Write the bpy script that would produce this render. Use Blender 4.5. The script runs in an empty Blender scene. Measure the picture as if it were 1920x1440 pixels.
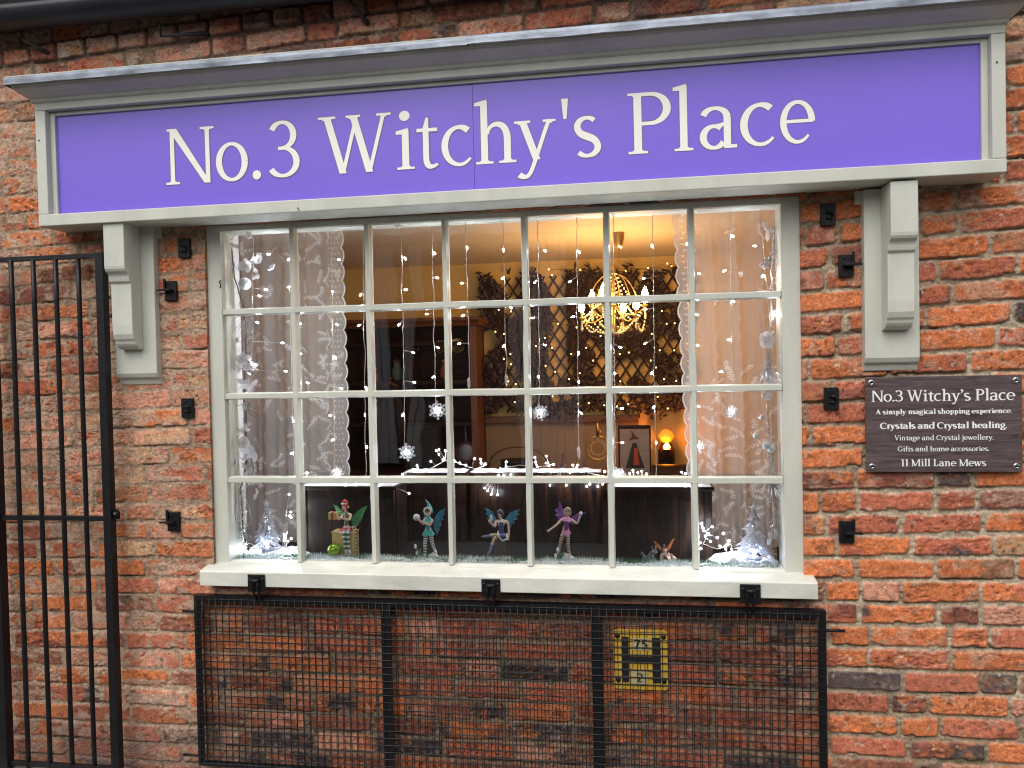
import bpy, bmesh, math, random
import numpy as np
from mathutils import Vector, Matrix, noise as mnoise
from mathutils.geometry import delaunay_2d_cdt
random.seed(7)
SC = bpy.context.scene
COL = SC.collection
R = math.radians

# ------------------------------------------------------------------ camera
CAM = np.array([0.4824, -2.6671, 1.5171])
YAW, PITCH, ROLL, FPX = 0.14591845, -0.02207159, 0.02068478, 1442.0
def _rot(y, p, r):
    Rz = np.array([[math.cos(y), -math.sin(y), 0], [math.sin(y), math.cos(y), 0], [0, 0, 1]])
    Rx = np.array([[1, 0, 0], [0, math.cos(p), -math.sin(p)], [0, math.sin(p), math.cos(p)]])
    Ry = np.array([[math.cos(r), 0, math.sin(r)], [0, 1, 0], [-math.sin(r), 0, math.cos(r)]])
    return Rz @ Rx @ Ry
RC = _rot(YAW, PITCH, ROLL)
def P(x, y, Y=0.0):
    """measured photo position -> world point on the plane at depth Y"""
    d = RC @ np.array([(x - 960) / FPX, 1, -(y - 720) / FPX])
    s = (Y - CAM[1]) / d[1]
    return Vector(CAM + s * d)
cam_d = bpy.data.cameras.new('camera')
cam = bpy.data.objects.new('camera', cam_d)
COL.objects.link(cam)
cam_d.sensor_width = 36.0
cam_d.lens = 36.0 * FPX / 1920.0
cam_d.clip_start = 0.05
cam_d.clip_end = 500
M3 = np.column_stack([RC @ [1, 0, 0], RC @ [0, 0, 1], -(RC @ [0, 1, 0])])
mw = Matrix.Identity(4)
for i in range(3):
    for j in range(3):
        mw[i][j] = M3[i][j]
    mw[i][3] = CAM[i]
cam.matrix_world = mw
SC.camera = cam

# ------------------------------------------------------------------ sky, sun, exposure
SUN_EL, SUN_AZ = R(52), R(195)          # azimuth measured from +Y towards +X
w = bpy.data.worlds.new('World')
SC.world = w
w.use_nodes = True
nt = w.node_tree
nt.nodes.clear()
out = nt.nodes.new('ShaderNodeOutputWorld')
bg = nt.nodes.new('ShaderNodeBackground')
sky = nt.nodes.new('ShaderNodeTexSky')
sky.sky_type = 'NISHITA'
sky.sun_disc = False
sky.sun_elevation = SUN_EL
sky.sun_rotation = SUN_AZ
sky.dust_density = 3.0
hs = nt.nodes.new('ShaderNodeHueSaturation')
hs.inputs['Saturation'].default_value = 0.22
nt.links.new(sky.outputs[0], hs.inputs['Color'])
nt.links.new(hs.outputs[0], bg.inputs['Color'])
bg.inputs['Strength'].default_value = 0.12
nt.links.new(bg.outputs[0], out.inputs[0])
sun_d = bpy.data.lights.new('sun', 'SUN')
sun_d.energy = 1.1
sun_d.angle = R(60)
sun_d.color = (1.0, 0.95, 0.88)
sun = bpy.data.objects.new('sun', sun_d)
COL.objects.link(sun)
sd = Vector((math.sin(SUN_AZ) * math.cos(SUN_EL), math.cos(SUN_AZ) * math.cos(SUN_EL), math.sin(SUN_EL)))
sun.rotation_euler = (-sd).to_track_quat('-Z', 'Y').to_euler()
sun.location = sd * 20
SC.view_settings.view_transform = 'Standard'
SC.view_settings.look = 'None'
SC.view_settings.gamma = 1.0
SC.view_settings.use_curve_mapping = False
SC.view_settings.exposure = 0.68
SC.render.engine = 'CYCLES'
SC.cycles.use_denoising = True
SC.cycles.pixel_filter_type = 'BLACKMAN_HARRIS'
SC.cycles.filter_width = 1.15
SC.cycles.max_bounces = 8
SC.cycles.transparent_max_bounces = 24
SC.cycles.sample_clamp_indirect = 4.0
SC.cycles.caustics_reflective = False
SC.cycles.caustics_refractive = False

# ------------------------------------------------------------------ helpers
class MB:
    """collects shapes, then links them as ONE mesh object"""
    def __init__(s):
        s.v, s.f, s.m = [], [], []
    def add(s, vs, fs, mi=0):
        o = len(s.v)
        s.v += [tuple(p) for p in vs]
        s.f += [tuple(o + i for i in f) for f in fs]
        s.m += [mi] * len(fs)
        return s
    def box(s, x0, x1, y0, y1, z0, z1, mi=0):
        vs = [(x, y, z) for z in (z0, z1) for y in (y0, y1) for x in (x0, x1)]
        return s.add(vs, [(0, 2, 3, 1), (4, 5, 7, 6), (0, 1, 5, 4), (2, 6, 7, 3), (0, 4, 6, 2), (1, 3, 7, 5)], mi)
    def prism_y(s, poly, y0, y1, mi=0):
        """polygon in x,z pushed from y0 to y1"""
        n = len(poly)
        vs = [(x, y0, z) for x, z in poly] + [(x, y1, z) for x, z in poly]
        return s.add(vs, [tuple(range(n)), tuple(range(2 * n - 1, n - 1, -1))] + [(i, n + i, n + (i + 1) % n, (i + 1) % n) for i in range(n)], mi)
    def prism_x(s, poly, x0, x1, mi=0):
        n = len(poly)
        vs = [(x0, y, z) for y, z in poly] + [(x1, y, z) for y, z in poly]
        return s.add(vs, [tuple(range(n)), tuple(range(2 * n - 1, n - 1, -1))] + [(i, n + i, n + (i + 1) % n, (i + 1) % n) for i in range(n)], mi)
    def tube(s, pts, r, n=6, mi=0, caps=True, mis=None):
        pts = [Vector(p) for p in pts]
        k = len(pts)
        rs = r if isinstance(r, (list, tuple)) else [r] * k
        vs, fs, ms = [], [], []
        up = None
        for i, p in enumerate(pts):
            t = (pts[min(i + 1, k - 1)] - pts[max(i - 1, 0)])
            t = t.normalized() if t.length > 1e-9 else Vector((0, 0, 1))
            if up is None:
                up = Vector((0, 0, 1)) if abs(t.z) < .9 else Vector((1, 0, 0))
            a = t.cross(up)
            if a.length < 1e-6:
                a = t.orthogonal()
            a.normalize()
            up = a.cross(t).normalized()
            for j in range(n):
                q = 2 * math.pi * j / n
                vs.append(p + (a * math.cos(q) + up * math.sin(q)) * rs[i])
        for i in range(k - 1):
            for j in range(n):
                fs.append((i * n + j, i * n + (j + 1) % n, (i + 1) * n + (j + 1) % n, (i + 1) * n + j))
                ms.append(mis[i] if mis else mi)
        if caps:
            fs += [tuple(range(n))[::-1], tuple(range((k - 1) * n, k * n))]
            ms += [ms[0], ms[-1]]
        o = len(s.v)
        s.v += [tuple(p) for p in vs]
        s.f += [tuple(o + i for i in f) for f in fs]
        s.m += ms
        return s
    def lathe(s, prof, c, n=20, mi=0, axis=None):
        c = Vector(c)
        k = len(prof)
        vs, fs = [], []
        for r, h in prof:
            for j in range(n):
                q = 2 * math.pi * j / n
                p = Vector((r * math.cos(q), r * math.sin(q), h))
                if axis is not None:
                    p = axis @ p
                vs.append(c + p)
        for i in range(k - 1):
            for j in range(n):
                fs.append((i * n + j, i * n + (j + 1) % n, (i + 1) * n + (j + 1) % n, (i + 1) * n + j))
        fs += [tuple(range(n))[::-1], tuple(range((k - 1) * n, k * n))]
        return s.add(vs, fs, mi)
    def ball(s, c, r, nu=10, nv=7, mi=0, sc=(1, 1, 1)):
        c = Vector(c)
        vs = [c + Vector((0, 0, -r * sc[2]))]
        for i in range(1, nv):
            a = -math.pi / 2 + math.pi * i / nv
            for j in range(nu):
                q = 2 * math.pi * j / nu
                vs.append(c + Vector((r * sc[0] * math.cos(a) * math.cos(q), r * sc[1] * math.cos(a) * math.sin(q), r * sc[2] * math.sin(a))))
        vs.append(c + Vector((0, 0, r * sc[2])))
        fs = [(0, 1 + (j + 1) % nu, 1 + j) for j in range(nu)]
        for i in range(nv - 2):
            for j in range(nu):
                a = 1 + i * nu
                fs.append((a + j, a + (j + 1) % nu, a + nu + (j + 1) % nu, a + nu + j))
        L = 1 + (nv - 2) * nu
        fs += [(L + j, L + (j + 1) % nu, len(vs) - 1) for j in range(nu)]
        return s.add(vs, fs, mi)
    def build(s, name, mats, parent=None, smooth=False, bevel=0, seg=2, sub=0):
        me = bpy.data.meshes.new(name)
        vs = s.v
        if parent is not None:
            L = WLOC(parent)
            vs = [(x - L[0], y - L[1], z - L[2]) for x, y, z in vs]
        me.from_pydata(vs, [], s.f)
        if not isinstance(mats, (list, tuple)):
            mats = [mats]
        for m in mats:
            me.materials.append(m)
        if len(mats) > 1:
            me.polygons.foreach_set('material_index', s.m)
        if smooth:
            me.polygons.foreach_set('use_smooth', [True] * len(s.f))
        me.update()
        o = bpy.data.objects.new(name, me)
        COL.objects.link(o)
        if parent is not None:
            o.parent = parent
        if bevel:
            b = o.modifiers.new('bevel', 'BEVEL')
            b.width = bevel
            b.segments = seg
            b.limit_method = 'ANGLE'
            b.angle_limit = R(40)
        if sub:
            b = o.modifiers.new('sub', 'SUBSURF')
            b.levels = b.render_levels = sub
        return o
_ORG = {}
def WLOC(o):
    return _ORG.get(o.name, (0, 0, 0))
def thing(name, label, cat, loc=(0, 0, 0), group=None):
    o = bpy.data.objects.new(name, None)
    COL.objects.link(o)
    o.location = loc
    o.empty_display_size = .05
    _ORG[o.name] = tuple(loc)
    o['label'] = label
    o['category'] = cat
    if group:
        o['group'] = group
    return o
def part(mb, name, mats, parent, **k):
    """a part (or sub-part) whose mesh is given in world metres"""
    o = mb.build(name, mats, parent, **k)
    _ORG[o.name] = WLOC(parent)
    return o
def tag(o, label, cat, group=None):
    o['label'] = label
    o['category'] = cat
    if group:
        o['group'] = group
    return o
def struct(o, kind='structure'):
    o['kind'] = kind
    return o
def kids(o):
    return [c for c in bpy.data.objects if c.parent == o]
def dup(root, loc, label, group=None, rotz=None):
    def cp(o, par):
        c = o.copy()
        COL.objects.link(c)
        if par is not None:
            c.parent = par
        for ch in list(o.children):
            cp(ch, c)
        return c
    r = cp(root, None)
    r.location = loc
    if rotz is not None:
        r.rotation_euler.z = rotz
    r['label'] = label
    if group:
        r['group'] = group
    return r

# ------------------------------------------------------------------ materials
def mat(name, col, rough=.5, metal=0., var=0., vs=8., bump=0., bs=60., spec=.5, emit=None, es=0., sss=0., col2=None, stretch=(1, 1, 1), coat=0., alpha=None, trans=0.):
    m = bpy.data.materials.new(name)
    m.use_nodes = True
    n = m.node_tree
    b = n.nodes['Principled BSDF']
    b.inputs['Base Color'].default_value = (*col, 1)
    b.inputs['Roughness'].default_value = rough
    b.inputs['Metallic'].default_value = metal
    b.inputs['Specular IOR Level'].default_value = spec
    if coat:
        b.inputs['Coat Weight'].default_value = coat
    if trans:
        b.inputs['Transmission Weight'].default_value = trans
    if emit:
        b.inputs['Emission Color'].default_value = (*emit, 1)
        b.inputs['Emission Strength'].default_value = es
    if var or bump:
        tc = n.nodes.new('ShaderNodeTexCoord')
        mp = n.nodes.new('ShaderNodeMapping')
        mp.inputs['Scale'].default_value = stretch
        n.links.new(tc.outputs['Object'], mp.inputs[0])
    if var:
        t = n.nodes.new('ShaderNodeTexNoise')
        t.inputs['Scale'].default_value = vs
        t.inputs['Detail'].default_value = 7
        t.inputs['Roughness'].default_value = .65
        n.links.new(mp.outputs[0], t.inputs['Vector'])
        rp = n.nodes.new('ShaderNodeValToRGB')
        c2 = col2 if col2 else tuple(c * (1 - var) for c in col)
        rp.color_ramp.elements[0].position = .32
        rp.color_ramp.elements[1].position = .68
        rp.color_ramp.elements[0].color = (*c2, 1)
        rp.color_ramp.elements[1].color = (*(col if col2 else tuple(min(1, c * (1 + var * .5)) for c in col)), 1)
        n.links.new(t.outputs[0], rp.inputs[0])
        n.links.new(rp.outputs[0], b.inputs['Base Color'])
    if bump:
        t2 = n.nodes.new('ShaderNodeTexNoise')
        t2.inputs['Scale'].default_value = bs
        t2.inputs['Detail'].default_value = 5
        n.links.new(mp.outputs[0], t2.inputs['Vector'])
        bp = n.nodes.new('ShaderNodeBump')
        bp.inputs['Strength'].default_value = bump
        bp.inputs['Distance'].default_value = .004
        n.links.new(t2.outputs[0], bp.inputs['Height'])
        n.links.new(bp.outputs[0], b.inputs['Normal'])
    return m
def emat(name, col, strength):
    m = bpy.data.materials.new(name)
    m.use_nodes = True
    n = m.node_tree
    n.nodes.clear()
    o = n.nodes.new('ShaderNodeOutputMaterial')
    e = n.nodes.new('ShaderNodeEmission')
    e.inputs[0].default_value = (*col, 1)
    e.inputs[1].default_value = strength
    n.links.new(e.outputs[0], o.inputs[0])
    return m
def sheer(name, col, opacity, gloss=0.0, rough=.5, transl=.5):
    """see-through cloth / clear plastic: part transparent, part lit"""
    m = bpy.data.materials.new(name)
    m.use_nodes = True
    n = m.node_tree
    n.nodes.clear()
    o = n.nodes.new('ShaderNodeOutputMaterial')
    t = n.nodes.new('ShaderNodeBsdfTransparent')
    d = n.nodes.new('ShaderNodeBsdfDiffuse')
    d.inputs[0].default_value = (*col, 1)
    tl = n.nodes.new('ShaderNodeBsdfTranslucent')
    tl.inputs[0].default_value = (*col, 1)
    a = n.nodes.new('ShaderNodeMixShader')
    a.inputs[0].default_value = transl
    n.links.new(d.outputs[0], a.inputs[1])
    n.links.new(tl.outputs[0], a.inputs[2])
    last = a
    if gloss:
        g = n.nodes.new('ShaderNodeBsdfGlossy')
        g.inputs['Roughness'].default_value = rough
        c = n.nodes.new('ShaderNodeMixShader')
        c.inputs[0].default_value = gloss
        n.links.new(a.outputs[0], c.inputs[1])
        n.links.new(g.outputs[0], c.inputs[2])
        last = c
    b = n.nodes.new('ShaderNodeMixShader')
    b.inputs[0].default_value = opacity
    n.links.new(t.outputs[0], b.inputs[1])
    n.links.new(last.outputs[0], b.inputs[2])
    n.links.new(b.outputs[0], o.inputs[0])
    return m
def glass_mat():
    m = bpy.data.materials.new('window_glass')
    m.use_nodes = True
    n = m.node_tree
    n.nodes.clear()
    o = n.nodes.new('ShaderNodeOutputMaterial')
    t = n.nodes.new('ShaderNodeBsdfTransparent')
    t.inputs[0].default_value = (.95, .97, .96, 1)
    g = n.nodes.new('ShaderNodeBsdfGlossy')
    g.inputs['Roughness'].default_value = 0.0
    f = n.nodes.new('ShaderNodeFresnel')
    f.inputs['IOR'].default_value = 1.5
    mu = n.nodes.new('ShaderNodeMath')
    mu.operation = 'MULTIPLY'
    mu.inputs[1].default_value = 2.7
    mu.use_clamp = True
    n.links.new(f.outputs[0], mu.inputs[0])
    tc = n.nodes.new('ShaderNodeTexCoord')
    tx = n.nodes.new('ShaderNodeTexNoise')
    tx.inputs['Scale'].default_value = 5
    tx.inputs['Detail'].default_value = 1
    n.links.new(tc.outputs['Object'], tx.inputs['Vector'])
    bp = n.nodes.new('ShaderNodeBump')
    bp.inputs['Strength'].default_value = .10
    bp.inputs['Distance'].default_value = .01
    n.links.new(tx.outputs[0], bp.inputs['Height'])
    n.links.new(bp.outputs[0], g.inputs['Normal'])
    x = n.nodes.new('ShaderNodeMixShader')
    n.links.new(mu.outputs[0], x.inputs[0])
    n.links.new(t.outputs[0], x.inputs[1])
    n.links.new(g.outputs[0], x.inputs[2])
    n.links.new(x.outputs[0], o.inputs[0])
    return m

PAINT = mat('sage_paint', (.56, .57, .50), .5, var=.13, vs=6, bump=.25, bs=55, stretch=(1, 1, .3))
PAINT_OLD = mat('weathered_white_paint', (.65, .655, .585), .5, var=.20, vs=9, bump=.35, bs=35, stretch=(.5, 1, 1))
BLACK = mat('black_painted_steel', (.006, .006, .008), .46, var=.4, vs=30, bump=.35, bs=80, spec=.35)
BLACKD = mat('black_plastic', (.008, .008, .012), .5, bump=.2, bs=60)
GLASS = glass_mat()
LEAD = mat('lead_flashing', (.21, .235, .28), .5, metal=.6, var=.45, vs=22, bump=.5, bs=18, stretch=(.5, 1, 1))
PURPLE = mat('purple_vinyl', (.195, .125, .68), .22, var=.05, vs=1.1, bump=.03, bs=3)
CREAM = mat('cream_vinyl', (.88, .85, .79), .35)
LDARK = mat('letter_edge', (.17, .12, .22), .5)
WHITE = mat('white_print', (.82, .82, .82), .5)
STEEL = mat('stainless_steel', (.55, .55, .55), .25, metal=1)

# ------------------------------------------------------------------ brick wall of the building (height field with real joints)
def _h(ix, iy, seed):
    n = (ix.astype(np.int64) * 374761393 + iy.astype(np.int64) * 668265263 + seed * 974711) & 0xffffffff
    n = ((n ^ (n >> 13)) * 1274126177) & 0xffffffff
    n = (n ^ (n >> 16)) & 0xffffffff
    return n / 4294967295.0
def vnoise(x, y, seed=0):
    xi, yi = np.floor(x), np.floor(y)
    fx, fy = x - xi, y - yi
    fx = fx * fx * (3 - 2 * fx)
    fy = fy * fy * (3 - 2 * fy)
    a, b = _h(xi, yi, seed), _h(xi + 1, yi, seed)
    c, d = _h(xi, yi + 1, seed), _h(xi + 1, yi + 1, seed)
    return (a * (1 - fx) + b * fx) * (1 - fy) + (c * (1 - fx) + d * fx) * fy
def fbm(x, y, o=4, seed=0, g=.5):
    s, a, t = 0, 1., 0
    for i in range(o):
        s = s + a * vnoise(x * 2 ** i, y * 2 ** i, seed + 17 * i)
        t += a
        a *= g
    return s / t
def sstep(a, b, x):
    t = np.clip((x - a) / (b - a), 0, 1)
    return t * t * (3 - 2 * t)

OPX0, OPX1, OPZ0, OPZ1 = -1.042, 1.062, .735, 2.062
def build_wall():
    st = .0036
    xs = np.concatenate([np.arange(-3.4, -2.0, .014), np.arange(-2.0, 1.80, st), np.arange(1.80, 3.2, .014)])
    zs = np.concatenate([np.arange(.0, 2.97, st), [2.975, 3.0, 3.1]])
    for val in (OPX0, OPX1):
        xs[np.argmin(abs(xs - val))] = val
    for val in (OPZ0, OPZ1):
        zs[np.argmin(abs(zs - val))] = val
    X, Z = np.meshgrid(xs, zs)
    nx, nz = len(xs), len(zs)
    rng = np.random.RandomState(11)
    # wavy coursing of old hand-laid brick
    Xw = X + .007 * (fbm(X * 3, Z * 9, 3, 1) - .5) + .003 * (fbm(X * 45, Z * 45, 3, 2) - .5)
    Zw = Z + .016 * (fbm(X * 1.5, Z * 2, 3, 3) - .5) + .0042 * (fbm(X * 38, Z * 38, 3, 4) - .5) + .006 * (fbm(X * 5, Z * 14, 2, 5) - .5)
    pitch = .0722 + .0014 * Xw
    V = Zw / pitch - .72
    HK = 2.79                                     # a tall header course under the eaves
    k = np.floor(V).astype(int)
    fv = V - k
    kh = int(round(2.775 / .0722 - .72))
    hdr = (k == kh)
    kmin = k.min()
    K = k - kmin
    nK = K.max() + 1
    d_l = np.zeros_like(X)
    d_r = np.zeros_like(X)
    bid = np.zeros_like(K)
    mid = np.zeros_like(X)
    for r in range(nK):
        sel = K == r
        if not sel.any():
            continue
        edges = [-3.8 - rng.rand() * .2]
        mode = rng.rand()
        alt = rng.randint(2)
        while edges[-1] < 3.5:
            if r + kmin == kh:
                L = .118 + rng.randn() * .004
            elif mode < .12:
                L = (.238 if alt else .122)
                alt = 1 - alt
            elif rng.rand() < .16:
                L = .118
            else:
                L = .243
            edges.append(edges[-1] + L + rng.randn() * .007)
        e = np.array(edges)
        xx = Xw[sel]
        i = np.clip(np.searchsorted(e, xx) - 1, 0, len(e) - 2)
        d_l[sel] = xx - e[i]
        d_r[sel] = e[i + 1] - xx
        mid[sel] = (e[i] + e[i + 1]) / 2
        bid[sel] = r * 200 + i
    def br(seed):
        return _h(bid, bid * 0 + 7, seed)
    # regions
    left = sstep(-.7, -1.1, X)
    right = sstep(.95, 1.15, X)
    low = sstep(1.15, .75, Z)
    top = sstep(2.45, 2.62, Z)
    under = (1 - left) * (1 - right) * low
    jh = .0022 + .0030 * br(1) + .0008 * right
    d_b, d_t = fv * pitch, (1 - fv) * pitch
    dx = np.minimum(d_l, d_r)
    dz = np.minimum(d_b, d_t)
    rr = .012
    # rounded-corner distance to the brick's edge
    qx, qz = np.maximum(rr - (dx - jh), 0), np.maximum(rr - (dz - jh), 0)
    d = np.where((qx > 0) & (qz > 0), rr - np.sqrt(qx * qx + qz * qz), np.minimum(dx - jh, dz - jh))
    rough = fbm(X * 60, Z * 60, 4, 9)
    big = fbm(X * 14, Z * 22, 4, 10)
    chip = sstep(.60, .74, fbm(X * 24, Z * 24, 3, 12) + .10 * (br(3) - .5)) * sstep(.03, .0, d)
    d = d - .0042 * (rough - .42) - .008 * chip * (1 - .3 * top)
    prof = sstep(-.0012, .0058, d)
    spall = sstep(.45, .95, br(4))                 # rough-faced bricks
    lvl = .0055 * (br(5) - .5) + (.010 * spall + .0025) * (big - .5) * sstep(0, .02, d) + (.0055 * spall + .0022) * (fbm(X * 110, Z * 150, 3, 14) - .5)
    lvl = lvl + .10 * (br(6) - .5) * (X - mid) * .25
    warp = .012 * (fbm(X * 20, Z * 20, 2, 34) - .5)
    crack = sstep(.030, .0, np.abs(fbm((X + warp) * 13 + br(35) * 9, (Z + warp) * 55, 4, 31) - .5)) * sstep(.30, .75, br(33))
    lvl = lvl - .0035 * crack
    pits = sstep(.74, .80, fbm(X * 95, Z * 95, 2, 15)) * sstep(.3, .8, br(16))
    lvl = lvl - .003 * pits
    mort = -.0062 + .0050 * left * (1 - low * .5) + .002 * under - .002 * right + .0065 * (fbm(X * 120, Z * 120, 3, 20) - .5) + .005 * (fbm(X * 18, Z * 18, 3, 21) - .5)
    loss = sstep(.60, .75, fbm(X * 7, Z * 26, 3, 22)) * sstep(.2, .0, abs(fv - .0))
    mort = mort - .006 * loss
    # joints washed out under the arrises: a thin open line that comes and goes
    open_ = sstep(.0075, .0, np.abs(d + .0015)) * sstep(.46, .62, fbm(X * 8, Z * 30, 3, 25)) * np.where(d_t < d_b, .25, 1.0) * (1 - .35 * left)
    mort = mort - .007 * open_
    Hh = mort + (lvl - mort) * prof
    proud = np.where(hdr, .012 * prof, 0)
    Y = -.015 - Hh - proud
    # ---- colours of the fired clay
    tones = np.array([[.58, .175, .066], [.44, .132, .076], [.60, .275, .185], [.52, .31, .18], [.26, .090, .062], [.075, .058, .060], [.31, .155, .085]])
    #                 orange             red               pink             tan               maroon            burnt              brown
    wL = np.array([.17, .26, .32, .18, .03, .02, .02])
    wLl = np.array([.34, .36, .10, .02, .12, .03, .03])
    wR = np.array([.46, .33, .06, .02, .08, .03, .02])
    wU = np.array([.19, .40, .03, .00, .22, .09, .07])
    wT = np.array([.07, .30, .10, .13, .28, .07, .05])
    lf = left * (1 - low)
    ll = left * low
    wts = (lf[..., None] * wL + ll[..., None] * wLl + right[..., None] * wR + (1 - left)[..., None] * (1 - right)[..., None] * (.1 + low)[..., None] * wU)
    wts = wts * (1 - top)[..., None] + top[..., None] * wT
    wts /= wts.sum(-1, keepdims=True)
    cw = np.cumsum(wts, -1)
    def pick(seed):
        u = br(seed)[..., None]
        return np.clip((u > cw).sum(-1), 0, 6)
    t1, t2 = pick(40), pick(41)
    # a few dark burnt headers where the photograph has them
    for px, py in ((1905, 590), (1660, 1150), (1840, 1285), (890, 1312), (245, 1140), (1800, 895), (850, 1385), (405, 1365), (1150, 1375), (490, 1205), (960, 1240), (1910, 925)):
        p = P(px, py, -.015)
        j = np.argmin(abs(zs - p.z)), np.argmin(abs(xs - p.x))
        t1 = np.where(bid == bid[j], 5, t1)
        t2 = np.where(bid == bid[j], (5, 0, 4)[int(px) % 3], t2)
    blend = sstep(.40, .62, fbm(X * 9, Z * 13, 4, 43) + .28 * (br(44) - .5))
    c = tones[t1] * (1 - blend)[..., None] + tones[t2] * blend[..., None]
    c = c * (.88 + .36 * br(45))[..., None]
    # burnt skin, orange core showing where the face has gone
    skin = sstep(.55, .70, fbm(X * 30, Z * 44, 4, 46)) * (.25 + .5 * spall)
    c = c * (1 - skin)[..., None] + (np.array([.52, .17, .06]) * skin[..., None])
    c = c * (1 - .70 * sstep(.60, .72, fbm(X * 42, Z * 60, 4, 47)) * (.3 + .5 * br(48)))[..., None]
    # lime bloom and mortar smears
    lime = sstep(.58, .72, fbm(X * 22, Z * 34, 4, 50) + .22 * (br(51) - .5) + .10 * left - .03 * low)
    lime = lime * (.40 + .42 * left + .15 * sstep(1.5, 2.0, Z))
    c = c * (1 - lime)[..., None] + np.array([.46, .33, .24]) * lime[..., None]
    specks = sstep(.80, .84, fbm(X * 70, Z * 70, 2, 52)) * (.25 + .3 * right)
    c = c * (1 - specks)[..., None] + np.array([.60, .50, .40]) * specks[..., None]
    c = c * (1 - .6 * pits)[..., None]
    c = c * (1 - .36 * crack)[..., None]
    dust = sstep(.38, .66, fbm(X * 4.5, Z * 6.5, 4, 57)) * (.36 * left * (1 - .6 * low) + .08 * right + .25 * top)
    c = c * (1 - dust)[..., None] + np.array([.47, .275, .175]) * dust[..., None]
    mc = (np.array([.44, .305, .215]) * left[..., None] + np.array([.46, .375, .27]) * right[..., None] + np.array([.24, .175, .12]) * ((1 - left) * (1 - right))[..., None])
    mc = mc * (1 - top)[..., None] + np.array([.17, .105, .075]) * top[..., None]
    patch = sstep(.40, .60, fbm(X * 3.2, Z * 4, 3, 60))          # later brown re-pointing
    mc = mc * (1 - patch * .7)[..., None] + np.array([.29, .205, .135]) * (patch * .7)[..., None]
    mc = mc * (.62 + .72 * fbm(X * 90, Z * 90, 3, 61))[..., None]
    mc = mc * (1 - .5 * loss)[..., None]
    sm = sstep(.50, .60, fbm(X * 26, Z * 26, 3, 62)) * left * .5   # joints smeared over the arrises
    pm = np.clip(prof - sm * sstep(.012, .0, d), 0, 1)
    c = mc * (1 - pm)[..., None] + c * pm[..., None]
    moss = sstep(.46, .6, fbm(X * 10, Z * 16, 3, 70)) * (1 - prof * .75) * (sstep(.30, .12, Z) * sstep(1.2, 1.5, X) + .5 * sstep(.12, .02, Z))
    c = c * (1 - moss)[..., None] + np.array([.055, .075, .018]) * moss[..., None]
    damp = sstep(.34, .0, Z) * .62 * (.5 + fbm(X * 4, Z * 5, 3, 71)) * left   # permanent grime at the foot of the wall
    c = c * (1 - damp)[..., None] + np.array([.15, .095, .082]) * damp[..., None]
    c = np.clip(c, .004, .9)
    verts = np.stack([X, Y, Z], -1).reshape(-1, 3)
    cols = np.concatenate([c.reshape(-1, 3), prof.reshape(-1, 1)], 1)
    I = np.arange(nx * nz).reshape(nz, nx)
    cx = (xs[:-1] + xs[1:]) / 2
    cz = (zs[:-1] + zs[1:]) / 2
    CX, CZ = np.meshgrid(cx, cz)
    keep = ~((CX > OPX0) & (CX < OPX1) & (CZ > OPZ0) & (CZ < OPZ1))
    q = np.stack([I[:-1, :-1], I[:-1, 1:], I[1:, 1:], I[1:, :-1]], -1)[keep]
    # reveals round the opening
    i0, i1 = np.argmin(abs(xs - OPX0)), np.argmin(abs(xs - OPX1))
    j0, j1 = np.argmin(abs(zs - OPZ0)), np.argmin(abs(zs - OPZ1))
    ev, ec, eq = [], [], []
    base = len(verts)
    for idx in (I[j0:j1 + 1, i0], I[j0:j1 + 1, i1], I[j0, i0:i1 + 1], I[j1, i0:i1 + 1]):
        b = verts[idx].copy()
        b[:, 1] = .10
        o = base + sum(len(a) for a in ev)
        ev.append(b)
        ec.append(cols[idx])
        n = len(idx)
        eq.append(np.stack([idx[:-1], idx[1:], o + np.arange(1, n), o + np.arange(n - 1)], -1))
    verts = np.concatenate([verts] + ev)
    cols = np.concatenate([cols] + ec)
    q = np.concatenate([q] + eq)
    me = bpy.data.meshes.new('wall')
    me.vertices.add(len(verts))
    me.vertices.foreach_set('co', verts.astype(np.float32).ravel())
    me.loops.add(q.size)
    me.loops.foreach_set('vertex_index', q.astype(np.int32).ravel())
    me.polygons.add(len(q))
    me.polygons.foreach_set('loop_start', np.arange(0, q.size, 4, dtype=np.int32))
    me.polygons.foreach_set('loop_total', np.full(len(q), 4, dtype=np.int32))
    me.polygons.foreach_set('use_smooth', np.ones(len(q), dtype=bool))
    at = me.color_attributes.new('clay', 'FLOAT_COLOR', 'POINT')
    at.data.foreach_set('color', cols.astype(np.float32).ravel())
    me.update()
    me.validate()
    m = bpy.data.materials.new('old_brick')
    m.use_nodes = True
    n = m.node_tree
    b = n.nodes['Principled BSDF']
    b.inputs['Roughness'].default_value = .88
    b.inputs['Specular IOR Level'].default_value = .25
    a = n.nodes.new('ShaderNodeVertexColor')
    a.layer_name = 'clay'
    tc = n.nodes.new('ShaderNodeTexCoord')
    t = n.nodes.new('ShaderNodeTexNoise')
    t.inputs['Scale'].default_value = 170
    t.inputs['Detail'].default_value = 6
    t.inputs['Roughness'].default_value = .7
    n.links.new(tc.outputs['Object'], t.inputs['Vector'])
    mr = n.nodes.new('ShaderNodeMapRange')
    mr.inputs[1].default_value = .3
    mr.inputs[2].default_value = .7
    mr.inputs[3].default_value = .62
    mr.inputs[4].default_value = 1.34
    n.links.new(t.outputs[0], mr.inputs[0])
    t3 = n.nodes.new('ShaderNodeTexNoise')
    t3.inputs['Scale'].default_value = 62
    t3.inputs['Detail'].default_value = 4
    t3.inputs['Distortion'].default_value = .8
    n.links.new(tc.outputs['Object'], t3.inputs['Vector'])
    m3 = n.nodes.new('ShaderNodeMapRange')
    m3.inputs[1].default_value = .3
    m3.inputs[2].default_value = .7
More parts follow.
